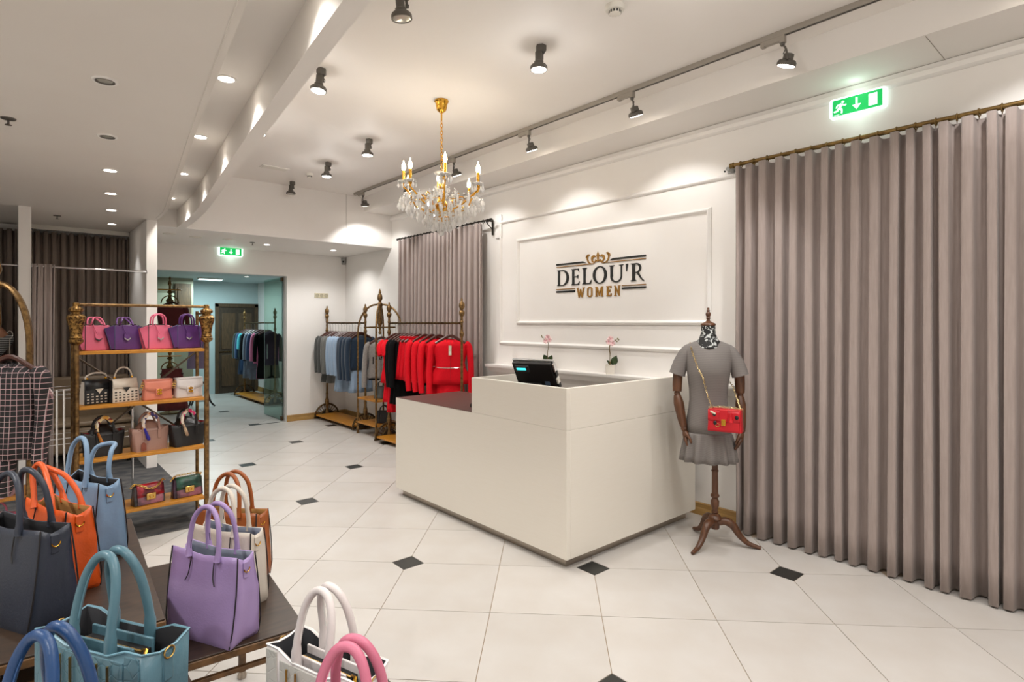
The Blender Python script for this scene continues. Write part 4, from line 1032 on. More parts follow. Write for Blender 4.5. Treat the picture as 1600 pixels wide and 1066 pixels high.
TEAL = cloth('cloth_teal', (60, 168, 182)); PINKG = cloth('cloth_pink_satin', (214, 120, 160)); SLATE = cloth('cloth_slate', (104, 112, 128)); DKG = cloth('cloth_dark_green', (30, 48, 44)); BLU = cloth('cloth_blue', (32, 66, 104)); LIL = cloth('cloth_lilac', (150, 130, 158))
GD = 'clothes in the room beyond'
for k, (y, m, lb, ln, low) in enumerate([(12.82, DKG, 'dark green garment at the rear of the beyond-room rack', .6, None), (12.66, BLU, 'blue garment near the rear of the beyond-room rack', .9, None), (12.5, TEAL, 'bright teal blouse on the beyond-room rack', .45, (SLATE, .14, -.5, -1.1, 1.15)), (12.3, BLK, 'black jacket right of the teal blouse', .6, None), (12.1, SLATE, 'slate grey shirt on the beyond-room rack', .75, (SLATE, .14, -.7, -1.1, 1.1)), (11.9, BLU, 'navy top between the slate shirt and the pink satin', .5, None), (11.65, PINKG, 'shiny pink satin shirt over a pink skirt, beyond the doorway', .62, (PINKG, .14, -.6, -1.05, 1.1)), (11.45, BLK, 'black dress nearest on the beyond-room rack', .9, None)]):
    garment((3.72, y, 1.56), R(-24), m, lb, 'garment', w=.2, length=ln, sleeve=.5 if k not in (2,) else .3, lower=low, group=GD, seed=70+k)
# tall two-tier stand with dark red clothes
MRN = cloth('cloth_maroon', (98, 26, 24))
st = thing('display_stand', 'tall two-tier brass stand with dark red clothes beyond the doorway', 'stand', (2.02, 11.25, 0), R(-15))
MB().lathe([(.15, 0), (.16, .02), (.03, .05), (.018, .1), (.018, 1.0), (.03, 1.03), (.03, 1.06), (.018, 1.1), (.018, 2.2), (.03, 2.22), (.03, 2.26), (.01, 2.3), (.022, 2.33), (.004, 2.36)], 14).build('pole', BRASS, st)
for z in (2.12, .98):
    MB().box(-.17, .17, -.05, .05, z, z+.02).build('arm_board', HONEY, st, .003)
    MB().lathe([(.02, z-.26), (.05, z-.22), (.06, z-.17), (.03, z-.13), (.02, z-.06), (.05, z-.03), (.02, z)], 14).build('turned_collar', BRASSC, st)
    MB().tube(arc((0, 0, z-.22), .13, 0, PI, 14), .01, 6).build('arch', BRASS, st)
garment((2.02, 11.12, 2.06), R(-20), MRN, 'dark red jacket on the tall stand beyond the doorway', w=.21, length=.75, sleeve=.6, group='dark red clothes', seed=90, depth=.08)
skirt((2.02, 11.08, .92), R(-20), MRN, 'dark red flared skirt on the lower tier of the stand', .15, -.1, -.8, 1.6, 'dark red clothes')
# cream inner door leaf and wall panels
pw = struct('wall_beyond_recess', MB().box(1.3, 2.75, 13.0, 13.12, 0, 2.46), mat('paint_olive', (150, 146, 122), .6))
dd = thing('door_2', 'cream panelled door standing in the far room', 'door', (2.05, 12.99, 0)); dd['kind'] = 'structure'
CRM = mat('cream_door', (196, 194, 168), .5)
MB().box(-.35, .35, -.04, 0, 0, 2.15).build('door_leaf', CRM, dd, .003)
for x in (-.17, .17):
    for z0, z1 in ((.15, .9), (1.05, 2.0)): MB().box(x-.13, x+.13, -.055, -.038, z0, z1).build('panel', CRM, dd, .01)
bd = thing('wall_board', 'brown wooden panel high on the wall beyond the doorway', 'panel', (2.55, 12.99, 1.75), 0)
MB().box(-.13, .16, -.03, 0, 0, .6).build('board', OLD, bd, .004); MB().box(-.09, .12, -.04, -.028, .08, .52).build('raised_field', OLD, bd, .006)
# dress form with lilac top
df = thing('dress_form', 'dress form in a lilac top on a dark tripod beyond the doorway', 'mannequin', (2.55, 11.7, 0), R(-20))
garment_body(.19, .7, .95, .09, 4, .006, .8, seed=4).build('lilac_top', LIL, df, ang=70, loc=(0, 0, 1.55))
MB().lathe([(.02, .5), (.018, .85), (.03, .88)], 10).build('pole', BLACK, df)
for k in range(3): MB().tube(smooth_path([(0, 0, .5), (.12*math.cos(k*2.1), .12*math.sin(k*2.1), .42), (.2*math.cos(k*2.1), .2*math.sin(k*2.1), .12), (.28*math.cos(k*2.1), .28*math.sin(k*2.1), .015)], 4), .016, 6).build('leg', BLACK, df)
# cool ceiling panel and downlights there
lp_ = thing('ceiling_light_panel', 'glowing rectangular ceiling light seen through the doorway', 'ceiling light', (2.97, 12.6, 2.46), 0)
MB().box(-.22, .22, -.09, .09, -.03, 0).build('housing', PLAST, lp_, .004)
MB().box(-.2, .2, -.075, .075, -.04, -.029).build('diffuser', mat('cool_panel', (240, 255, 255), .4, emit=((214, 250, 255), 5.0)), lp_, .004)
d_ = bpy.data.lights.new('cool_panel_light', 'AREA'); d_.energy = 22; d_.size = .4; d_.size_y = .15; d_.shape = 'RECTANGLE'; d_.color = (.72, .96, 1)
o = bpy.data.objects.new('cool_panel_light', d_); COL.objects.link(o); o.parent = lp_; o.location = (0, 0, -.05)
downlight(3.1, 10.6, 2.46, 'lit downlight in the far room beside the door edge', True, 14, 'far room downlights', (.8, .97, 1), 90)
downlight(3.4, 11.7, 2.46, 'lit downlight at the back of the far room', True, 14, 'far room downlights', (.8, .97, 1), 90)
downlight(1.7, 11.9, 2.46, 'lit downlight over the dark red clothes', True, 5, 'far room downlights', (.85, .97, 1), 90)

# ------------------------------------------------------------ person in the left fitting room
SKIN = mat('skin', (186, 134, 104), .5, var=(30, (176, 122, 94), .3)); TRS = mat('trousers', (28, 28, 34), .8); HAIR = mat('hair', (44, 30, 22), .6)
STRP = stripes('striped_shirt', (58, 58, 60), [(2, .022, .010, (186, 186, 186))], .8)
def skinned(name, verts, edges, radii, m, parent, root=0, sub=2):
    me = bpy.data.meshes.new(name); me.from_pydata(verts, edges, []); me.materials.append(m)
    o_ = bpy.data.objects.new(name, me); COL.objects.link(o_); o_.parent = parent
    o_.modifiers.new('skin', 'SKIN').use_smooth_shade = True
    for i, r_ in enumerate(radii):
        sv = me.skin_vertices[0].data[i]; sv.radius = (r_, r_) if not isinstance(r_, tuple) else r_; sv.use_root = (i == root)
    o_.modifiers.new('sub', 'SUBSURF').levels = sub; o_.modifiers['sub'].render_levels = sub
    return o_
pe = thing('person', 'person in a striped shirt with one arm raised, at the left edge', 'person', (-.30, 7.72, 0), R(-25))
V = [(0, 0, .86), (0, 0, 1.02), (0, -.01, 1.18), (0, 0, 1.29), (0, -.01, 1.36), (0, -.02, 1.44), (0, -.02, 1.53),
     (.16, 0, 1.27), (.31, -.06, 1.40), (.19, -.14, 1.60), (.15, -.15, 1.66),
     (-.16, 0, 1.27), (-.22, 0, 1.0), (-.23, -.05, .78),
     (.085, 0, .82), (.09, -.01, .45), (.09, .01, .08), (.09, -.12, .035), (-.085, 0, .82), (-.09, -.01, .45), (-.09, .01, .08), (-.09, -.12, .035)]
E_ = [(0, 1), (1, 2), (2, 3), (3, 4), (4, 5), (5, 6), (3, 7), (7, 8), (8, 9), (9, 10), (3, 11), (11, 12), (12, 13), (0, 14), (14, 15), (15, 16), (16, 17), (0, 18), (18, 19), (19, 20), (20, 21)]
Rr = [(.14, .1), (.12, .09), (.15, .1), (.08, .07), .05, .08, .075, .055, .042, .03, .035, .055, .042, .032, .09, .06, .045, .04, .09, .06, .045, .04]
skinned('body', V, E_, Rr, SKIN, pe)
skinned('shirt', [(0, 0, .86), (0, 0, 1.02), (0, -.01, 1.18), (0, 0, 1.29), (.16, 0, 1.275), (.25, -.035, 1.345), (.315, -.063, 1.405), (.29, -.08, 1.445), (-.16, 0, 1.275), (-.2, 0, 1.08)], [(0, 1), (1, 2), (2, 3), (3, 4), (4, 5), (5, 6), (6, 7), (3, 8), (8, 9)], [(.16, .12), (.14, .11), (.17, .12), (.1, .09), .075, .068, .062, .058, .075, .065], STRP, pe)
skinned('trousers', [(0, 0, .9), (.088, 0, .8), (.09, -.01, .45), (.09, .01, .1), (-.088, 0, .8), (-.09, -.01, .45), (-.09, .01, .1)], [(0, 1), (1, 2), (2, 3), (0, 4), (4, 5), (5, 6)], [(.16, .12), .105, .08, .075, .105, .08, .075], TRS, pe)
MB().ball((0, .015, 1.53), .105, 14, 8, sc=(.9, 1, 1.1)).build('hair', HAIR, pe)
hv = [(.15, -.15, 1.66), (.135, -.155, 1.70)]; he = [(0, 1)]; hr = [(.028, .018), (.032, .014)]
for k, (dx, ln) in enumerate(((-.03, .05), (-.01, .06), (.01, .062), (.028, .05))):
    b0 = len(hv); hv += [(.135+dx, -.157, 1.715), (.133+dx*1.1, -.165, 1.715+ln*.55), (.13+dx*1.15, -.18, 1.71+ln)]; he += [(1, b0), (b0, b0+1), (b0+1, b0+2)]; hr += [.009, .0085, .007]
b0 = len(hv); hv += [(.178, -.155, 1.685), (.195, -.165, 1.71)]; he += [(0, b0), (b0, b0+1)]; hr += [.010, .008]
skinned('hand', hv, he, hr, SKIN, pe, 0, 1)
MB().tube([(.19+.036*math.cos(a), -.14+.036*math.sin(a), 1.595+.012*math.cos(a)) for a in [2*PI*i/16 for i in range(16)]], .005, 6, closed=True).build('bracelet', BLACK, pe)

# ------------------------------------------------------------ mannequin in the grey dress
DRESS = stripes('dress_grey', (126, 120, 116), [(2, .006, .0022, (98, 94, 92))], .85)
LACE = None
def lace():
    g = N('lace_black'); tc = g.n('ShaderNodeTexCoord'); nz = g.n('ShaderNodeTexNoise'); nz.inputs['Scale'].default_value = 26; nz.inputs['Distortion'].default_value = 2.2; nz.inputs['Detail'].default_value = 2
    g.l(tc.outputs['Object'], nz.inputs[0]); cr = g.n('ShaderNodeValToRGB'); cr.color_ramp.elements[0].position = .56; cr.color_ramp.elements[1].position = .6
    cr.color_ramp.elements[0].color = lin((14, 14, 15)); cr.color_ramp.elements[1].color = lin((196, 200, 198))
    g.l(nz.outputs[0], cr.inputs[0]); g.l(cr.outputs[0], g.b.inputs['Base Color']); g.b.inputs['Roughness'].default_value = .6; return g.m
LACE = lace()
mq = thing('mannequin', 'wooden-armed mannequin in a grey peplum-hem dress on a tripod stand', 'mannequin', (3.726, 2.08, 0), R(-57))
OXM = -.045
def ring(z, a, b, n=36, dx=0, dy=0, fold=0, nf=12, ph=0):
    return [(OXM+dx+a*math.copysign(abs(math.cos(t))**.9, math.cos(t))+fold*math.cos(nf*t+ph)*math.cos(t)*.7, dy+b*math.copysign(abs(math.sin(t))**.9, math.sin(t))+fold*math.cos(nf*t+ph)*math.sin(t), z) for t in [2*PI*j/n for j in range(n)]]
body = MB(); rs = []
for z, a, b, dy in ((1.443, .062, .052, .0), (1.432, .095, .060, .0), (1.41, .150, .068, .0), (1.37, .163, .085, -.006), (1.31, .155, .098, -.014), (1.25, .150, .112, -.022), (1.19, .143, .105, -.016), (1.10, .131, .09, -.004), (1.02, .128, .088, 0), (.94, .138, .1, .002), (.86, .152, .112, .004), (.79, .155, .114, .004)):
    r_ = ring(z, a, b, 40, 0, dy)
    if z > 1.4: r_ = [(x, y, zz-.03*(1 if y < 0 else 0)*max(0, 1-abs(x-OXM)/.09)) for x, y, zz in r_]
    rs.append(r_)
body.loft(rs, (False, False)); body.build('dress_bodice', DRESS, mq, ang=80, solid=.003)
fl_m = MB(); rs = []
for z, a, b, fo in ((.793, .155, .114, .0), (.78, .160, .119, .005), (.74, .168, .126, .010), (.69, .176, .135, .014), (.63, .186, .142, .018), (.592, .191, .146, .019)): rs.append(ring(z, a, b, 96, 0, .004, fo, 13, .6))
fl_m.loft(rs, (False, False)); fl_m.build('dress_frill', DRESS, mq, ang=80, solid=.003)
MB().loft([ring(.792, .14, .1), ring(.79, .14, .1)]).build('torso_base', MANW, mq)
for sx in (-1, 1):
    P = smooth_path([(OXM+sx*.10, 0, 1.39), (OXM+sx*.142, -.002, 1.362), (OXM+sx*.185, -.004, 1.28), (OXM+sx*.212, -.008, 1.195)], 4)
    MB().tube(P, [.03, .036, .041, .045, .048, .05, .052, .054, .056, .057, .058, .059, .06], 16, flat=.95).build('dress_sleeve', DRESS, mq, ang=70)
nk = MB(); rs = []
for z, a, b, dy in ((1.548, .046, .046, .0), (1.53, .048, .048, 0), (1.49, .05, .05, -.002), (1.455, .062, .056, -.004), (1.425, .085, .064, -.006), (1.39, .09, .07, -.01)): rs.append(ring(z, a, b, 28, .0, dy))
nk.loft(rs); nk.build('lace_neck', LACE, mq, ang=80)
MB().lathe([(.05, 1.546), (.052, 1.552), (.046, 1.562), (.03, 1.568), (.014, 1.578), (.011, 1.59), (.016, 1.598), (.011, 1.606), (.018, 1.622), (.017, 1.635), (.008, 1.645), (.012, 1.653), (.007, 1.66), (.009, 1.668), (.006, 1.674)], 18, T(OXM, 0, 0)).build('neck_cap', MANW, mq)
def seg(name, P, rad, parent=None, fl=1.0): return MB().tube(smooth_path(P, 4), [interp([(k/(len(rad)-1), v) for k, v in enumerate(rad)], i/(4*(len(P)-1))) for i in range(4*(len(P)-1)+1)], 12, flat=fl).build(name, MANW, parent or mq, ang=60)
for sx in (-1, 1):
    ex, ey = OXM+sx*.212, (-.02 if sx < 0 else .02)
    ua = seg('upper_arm', [(OXM+sx*.205, -.006, 1.22), (ex-sx*.002, ey*.6, 1.14), (ex, ey, 1.075)], [.034, .034, .031])
    MB().ball((ex, ey, 1.06), .022, 12, 8).build('elbow_joint', MANW, mq)
    wx, wy = (OXM-.165, -.05) if sx < 0 else (OXM+.222, -.02)
    seg('forearm', [(ex, ey, 1.05), (ex+(wx-ex)*.25, ey+(wy-ey)*.3, .99), (ex+(wx-ex)*.7, ey+(wy-ey)*.75, .88), (wx, wy, .828)], [.024, .036, .03, .022])
    MB().ball((wx, wy, .818), .022, 12, 8).build('wrist_joint', MANW, mq)
    # hand: palm plus five fingers
    dxh = .012 if sx < 0 else -.012
    hv = [(wx, wy, .812), (wx+dxh, wy-.006, .775), (wx+dxh*1.4, wy-.012, .748)]; he = [(0, 1), (1, 2)]; hr = [(.02, .02), (.026, .02), (.026, .018)]
    for k, (off, ln) in enumerate(((-.026, .05), (-.009, .062), (.009, .06), (.025, .046))):
        b0 = len(hv); bx = wx+dxh*1.6+off*.35-(.0 if sx < 0 else 0); by = wy-.014+off*.9
        hv += [(bx, by, .735), (bx+dxh*.9, by, .735-ln*.5), (bx+dxh*2.4, by, .735-ln*.85)]; he += [(2, b0), (b0, b0+1), (b0+1, b0+2)]; hr += [.0088, .008, .007]
    b0 = len(hv); hv += [(wx+dxh*2.2, wy-.034, .772), (wx+dxh*3.6, wy-.046, .745), (wx+dxh*4.0, wy-.048, .722)]; he += [(1, b0), (b0, b0+1), (b0+1, b0+2)]; hr += [.011, .009, .0075]
    skinned('hand', hv, he, hr, MANW, mq, 0, 1)
MB().lathe([(.02, .79), (.02, .60), (.024, .585), (.026, .575), (.021, .565), (.021, .53), (.026, .522), (.021, .512), (.022, .36), (.03, .352), (.03, .34), (.02, .33), (.021, .32), (.029, .31), (.028, .275), (.019, .25), (.019, .235), (.026, .23), (.02, .222), (.022, .215), (.034, .21), (.044, .195), (.048, .185), (.03, .178), (.031, .12), (.026, .112)], 18).build('stand_pole', MANW, mq)
im = Matrix.Rotation(R(57), 4, 'Z')
for fx, fy in ((-.277, .004), (.143, -.248), (.134, .242)):
    v = im @ Vector((fx, fy, 0)); d = v.normalized(); L_ = v.length
    P = [(d.x*.02, d.y*.02, .16), (d.x*.07, d.y*.07, .172), (d.x*.12, d.y*.12, .145), (d.x*.16, d.y*.16, .085), (d.x*.21, d.y*.21, .038), (d.x*.26, d.y*.26, .02), (d.x*L_*1.04, d.y*L_*1.04, .012)]
    MB().tube(smooth_path(P, 4), [interp([(0, .026), (.25, .030), (.5, .022), (.8, .015), (1, .012)], i/24) for i in range(25)], 10, flat=1.0).build('tripod_leg', MANW, mq, ang=60)

# ------------------------------------------------------------ handbag helpers
def leather(name, col, rough=.42, dark=None): return mat('leather_'+name, col, rough, var=(7, dark or tuple(int(c*.9) for c in col), .35), bump=(170, .22))
def rbox(mb, x0, x1, y0, y1, z0, z1, r=.008, k=3, tx=0, ty=0, M=None, mi=0, rows=(0, 1)):
    """rounded-plan prism tapering by tx, ty at the top."""
    def ringf(s_):
        a0, a1, b0, b1 = x0+tx*s_, x1-tx*s_, y0+ty*s_, y1-ty*s_; o_ = []
        for cx_, cy_, a in ((a1-r, b1-r, 0), (a0+r, b1-r, PI/2), (a0+r, b0+r, PI), (a1-r, b0+r, 1.5*PI)):
            for i in range(k+1): o_.append((cx_+r*math.cos(a+PI/2*i/k), cy_+r*math.sin(a+PI/2*i/k), z0+(z1-z0)*s_))
        return o_
    return mb.loft([ringf(s_) for s_ in rows], (True, True), True, M, mi)
def chain(P, link_r, m, parent, name='chain_link', th=.0018):
    """row of oval links along a path."""
    P = [Vector(p) for p in P]; L = [0]
    for a, b in zip(P[:-1], P[1:]): L.append(L[-1]+(b-a).length)
    n = max(2, int(L[-1]/(link_r*3.0)))
    mb = MB(); mb.tube([(link_r*1.9*math.cos(2*PI*i/10), link_r*math.sin(2*PI*i/10), 0) for i in range(10)], th, 4, closed=True); me = mb.mesh(name, m)
    for k in range(n+1):
        s_ = L[-1]*k/n
        i = max(0, min(len(P)-2, next((q for q in range(len(L)-1) if L[q+1] >= s_), len(P)-2)))
        f_ = (s_-L[i])/max(1e-6, L[i+1]-L[i]); p = P[i].lerp(P[i+1], f_); d = (P[i+1]-P[i]).normalized()
        q = d.to_track_quat('X', 'Z') @ Euler((PI/2*(k % 2)+.4, 0, 0)).to_quaternion()
        o_ = link(name, me, parent, p); o_.rotation_euler = q.to_euler()
# red crossbody on the mannequin
RDL = leather('red', (206, 16, 34), .4)
MQM = Matrix.Translation((3.726, 2.08, 0)) @ RZ(R(-57))
bp_ = MQM @ Vector((.055, -.175, .835))
rb = thing('crossbody_bag', 'small red embellished shoulder bag worn by the mannequin', 'handbag', bp_, R(-57-16))
m_ = MB(); rbox(m_, -.11, .11, -.045, .045, 0, .145, .012, 3, .008, .006, rows=(0, .15, .6, 1)); m_.build('body', RDL, rb, .004)
m_ = MB(); m_.loft([[(x*.103, -.048-.006*s_, .148-.075*s_-(.012*(1-abs(x)**3) if s_ == 1 else 0)) for s_ in (0, .35, .7, 1)] for x in (-1, -.8, -.4, 0, .4, .8, 1)], (False, False), closed=False)
m_.build('flap', RDL, rb, solid=.004, ang=60)
m_ = MB(); rbox(m_, -.103, .103, -.05, .04, .143, .150, .01, 3); m_.build('flap_top', RDL, rb, .003)
m_ = MB(); rbox(m_, -.098, .098, -.054, -.044, .012, .068, .006, 2); m_.build('front_pocket', RDL, rb, .004)
MB().box(-.026, .026, -.062, -.05, .07, .15).build('centre_strap', RDL, rb, .003)
MB().box(-.014, .014, -.068, -.058, .045, .088).build('clasp', GOLD, rb, .003)
for x, z in ((-.06, .118), (.083, .105), (-.055, .06)): MB().ball((x, -.06, z), .012, 8, 6, sc=(1, .5, 1.2)).build('stone', BLACK, rb)
MB().tube([(-.085, -.06, .135), (-.05, -.064, .12)], .006, 6).build('bee_wing', mat('pearl', (226, 220, 196), .25, .4), rb)
MB().lathe([(.006, .03), (.008, .02), (.014, 0), (.001, -.001)], 10, T(.05, -.075, .075)).build('tassel', RDL, rb); MB().tube([(.045, -.05, .15), (.05, -.075, .1)], .003, 5).build('tassel_cord', RDL, rb)
MB().tube(arc((-.04, -.056, .045), .012, 0, 2*PI, 10), .002, 4).build('heart_charm', GOLDS, rb)
inv = (Matrix.Translation(bp_) @ RZ(R(-73))).inverted() @ MQM
CHG = mat('chain_gold', (222, 200, 150), .22, 1.0)
chain([inv @ Vector(p) for p in smooth_path([(-.165, .01, 1.42), (-.16, -.075, 1.38), (-.125, -.118, 1.27), (-.085, -.128, 1.18), (-.06, -.12, 1.08), (-.03, -.165, .99)], 5)], .005, CHG, rb, 'strap_link')
chain([(-.1, 0, .155), (-.03, 0, .162), (.04, 0, .16), (.1, 0, .155)], .006, CHG, rb, 'strap_link')
chain([inv @ Vector(p) for p in [(.155, -.1, .985), (.135, -.07, 1.05), (.12, .03, 1.12), (-.02, .1, 1.3), (-.165, .01, 1.42)]], .005, CHG, rb, 'strap_link')

# ------------------------------------------------------------ brass shelf unit with small handbags
sh = thing('shelf_unit', 'antique brass shelf unit with honey-coloured wooden shelves', 'shelf', (.735, 4.97, 0))
SX, SD = .41, .31
post = MB().lathe([(.02, 0), (.026, .01), (.019, .03), (.018, 1.42)], 12).mesh('front_post', BRASS)
capi = MB().lathe([(.018, 1.41), (.03, 1.418), (.043, 1.432), (.043, 1.446), (.034, 1.454), (.04, 1.462), (.034, 1.472), (.036, 1.5), (.042, 1.54), (.055, 1.585), (.057, 1.605), (.044, 1.622), (.03, 1.628), (.03, 1.638), (.043, 1.647), (.045, 1.662), (.03, 1.674), (.02, 1.682), (.021, 1.702), (.016, 1.708)], 20).mesh('carved_capital', BRASSC)
bpost = MB().tube([(0, 0, 0), (0, 0, 1.66)], .013, 8).mesh('rear_post', BRASS)
for s_ in (-1, 1):
    p_ = link('front_post', post, sh, (s_*SX, 0, 0)); link('carved_capital', capi, p_); link('rear_post', bpost, sh, (s_*SX, SD, 0))
    MB().tube([(s_*SX, 0, 1.64), (s_*SX, SD, 1.64)], .008, 6).build('side_rail', BRASS, sh)
MB().tube([(-SX, 0, 1.692), (SX, 0, 1.692)], .0105, 10).build('top_rail', BRASS, sh)
ZSH = (1.365, .98, .6, .2)
for z in ZSH: MB().box(-SX+.012, SX-.012, -.005, SD-.012, z-.024, z).build('shelf_board', HONEY, sh, .003)
for a, b_ in (((-SX, 1.33), (0, .99)), ((SX, 1.33), (0, .99)), ((0, .94), (-SX, .6)), ((0, .94), (SX, .6))):
    MB().tube([(a[0], SD+.006, a[1]), (b_[0], SD+.006, b_[1])], .0075, 6).build('cross_brace', mat('brace_dark', (88, 74, 58), .4, .5), sh)

PNK = leather('pink', (226, 104, 134)); PUR = leather('purple', (88, 36, 112)); PURD = leather('purple_edge', (60, 84, 112))
DKE = mat('dark_edge', (26, 24, 26), .5)
def handle(parent, pts, r, m, name='handle', n=10, k=5, flat=1.0): return MB().tube(smooth_path(pts, k), r, n, flat=flat).build(name, m, parent, ang=60)
def wing_bag(loc, rz, m, label, up=True, silver=True, edge=None):
    t = thing('handbag', label, 'handbag', loc, rz, 'bags on the top shelf')
    w, d, h_ = .085, .05, .182
    mb = MB(); mb.loft([[(-w*1.05, -d, 0), (w*1.05, -d, 0), (w*1.05, d, 0), (-w*1.05, d, 0)], [(-w, -d*.8, h_*.5), (w, -d*.8, h_*.5), (w, d*.8, h_*.5), (-w, d*.8, h_*.5)], [(-w*.92, -d*.42, h_), (w*.92, -d*.42, h_), (w*.92, d*.42, h_), (-w*.92, d*.42, h_)]]); mb.build('body', m, t, .006)
    for sx in (-1, 1):
        mb = MB(); mb.loft([[(sx*w*.9, -d*.5, h_*.98), (sx*w*.9, d*.5, h_*.98), (sx*w*1.0, d, .01), (sx*w*1.0, -d, .01)], [(sx*(w+.05), -d*.2, h_*.86), (sx*(w+.05), d*.2, h_*.86), (sx*(w+.018), d*.7, .004), (sx*(w+.018), -d*.7, .004)]]); mb.build('side_wing', m, t, .002)
        MB().tube([(sx*w*.92, -d*.52, h_), (sx*(w+.051), -d*.2, h_*.87), (sx*(w+.019), -d*.7, .006)], .0022, 5).build('wing_piping', edge or DKE, t)
        MB().tube([(sx*w*.9, -d*.48, h_), (sx*w*1.02, -d*1.01, .01)], .0022, 5).build('seam_piping', edge or DKE, t)
    MB().box(-w*.8, w*.8, -d*.3, d*.3, h_-.004, h_+.006).build('frame_top', mat('frame_gun', (70, 66, 62), .3, .8), t, .002)
    for sy in (-1, 1):
        yy = sy*d*.42
        if up: pts = [(-.045, yy, h_-.005), (-.046, yy, h_+.03), (-.036, yy, h_+.068), (0, yy, h_+.085), (.036, yy, h_+.068), (.046, yy, h_+.03), (.045, yy, h_-.005)]
        else: pts = [(-.045, yy, h_), (-.04, yy-.02*sy*-1, h_+.03), (-.01, yy+.05+.02*sy, h_+.055), (.03, yy+.055+.02*sy, h_+.052), (.046, yy+.02, h_+.02), (.045, yy, h_)]
        handle(t, pts, .0062, m)
    MB().tube(smooth_path([(-.03, -d*.5, h_+.012), (-.022, -d*.75, h_-.03), (-.008, -d*.95, h_-.07)], 4), .0026, 5).build('tag_strap', m, t)
    MB().prism([(-.02, .0), (.02, 0), (.02, -.038), (0, -.052), (-.02, -.038)], 0, .004, T(-.004, -d*.86, h_-.062) @ RX(PI/2-.16)).build('leather_tag', m, t)
    MB().prism([(-.021, -.030), (0, -.044), (.021, -.030), (.021, -.039), (0, -.054), (-.021, -.039)], -.001, .0055, T(-.004, -d*.87, h_-.062) @ RX(PI/2-.16)).build('tag_corner', CHROME if silver else DKE, t)
    return t
zz = ZSH[0]
wing_bag((.45, 5.1, zz), R(16), PNK, 'pink handbag with folded-down handles at the shelf\'s left post', False, False)
wing_bag((.625, 5.1, zz), R(14), PUR, 'purple handbag with folded handles between the two pink ones', False, True, PURD)
wing_bag((.835, 5.09, zz), R(14), PNK, 'pink handbag with upright round handles on the top shelf', True, True)
wing_bag((1.03, 5.09, zz), R(12), PUR, 'purple handbag with upright handles at the shelf\'s right post', True, True, PURD)

CREAM = leather('offwhite', (222, 208, 192)); SALM = leather('salmon', (230, 140, 116)); WHL = leather('white', (228, 220, 218))
def stud_bag(loc, rz, m, m2, label, up):
    t = thing('handbag', label, 'handbag', loc, rz, 'bags on the second shelf'); t.scale = (1.12, 1.1, 1.28)
    mb = MB(); mb.loft([[(-.082, -.045, 0), (.082, -.045, 0), (.082, .045, 0), (-.082, .045, 0)], [(-.077, -.04, .07), (.077, -.04, .07), (.077, .04, .07), (-.077, .04, .07)], [(-.07, -.02, .13), (.07, -.02, .13), (.07, .02, .13), (-.07, .02, .13)]]); mb.build('body', m, t, .004)
    for sx in (-1, 1):
        mb = MB(); mb.loft([[(sx*.0805, -.04, .004), (sx*.0805, .04, .004), (sx*.072, .018, .125), (sx*.072, -.018, .125)], [(sx*.085, -.042, .002), (sx*.085, .042, .002), (sx*.076, .02, .127), (sx*.076, -.02, .127)]]); mb.build('side_gusset', m2, t)
    mb = MB(); mb.loft([[(x*.073, -.0215-.02*s_, .134-.052*s_) for s_ in (0, .5, 1)] for x in (-1, 1)], (False, False), closed=False); mb.box(-.073, .073, -.022, .022, .13, .135); mb.build('flap', m, t, solid=.003)
    MB().prism([(-.022, 0), (.022, 0), (0, -.026)], 0, .003, T(0, -.044, .086) @ RX(PI/2)).build('flap_triangle', m2, t)
    stud = MB().prism([(-.006, -.003), (.006, -.003), (.006, .003), (-.006, .003)], 0, .002, RX(PI/2)).mesh('stud', m2)
    for i in range(6):
        for j in range(4):
            z = .012+j*.016
            if j == 3 and i in (2, 3): continue
            link('stud', stud, t, (-.062+i*.0245, -.0455+.004*z/.07, z))
    if up: pts = [(-.05, 0, .132), (-.052, 0, .15), (-.035, 0, .185), (0, 0, .2), (.035, 0, .185), (.052, 0, .15), (.05, 0, .132)]
    else: pts = [(-.06, 0, .14), (-.058, 0, .155), (-.02, .005, .172), (.03, .01, .172), (.055, .005, .16), (.055, 0, .14)]
    handle(t, pts, .005, CREAM if m is CREAM else mat('handle_white', (206, 196, 184), .4))
    for sx in (-1, 1): MB().ball((sx*.052, 0, .142), .008, 8, 6).build('handle_ring', GOLD, t)
stud_bag((.45, 5.09, ZSH[1]), R(16), BLACKL, CREAM, 'black top-handle bag with white studs on the second shelf', False)
stud_bag((.61, 5.08, ZSH[1]), R(18), CREAM, BLACKL, 'off-white top-handle bag with black studs beside the black one', True)
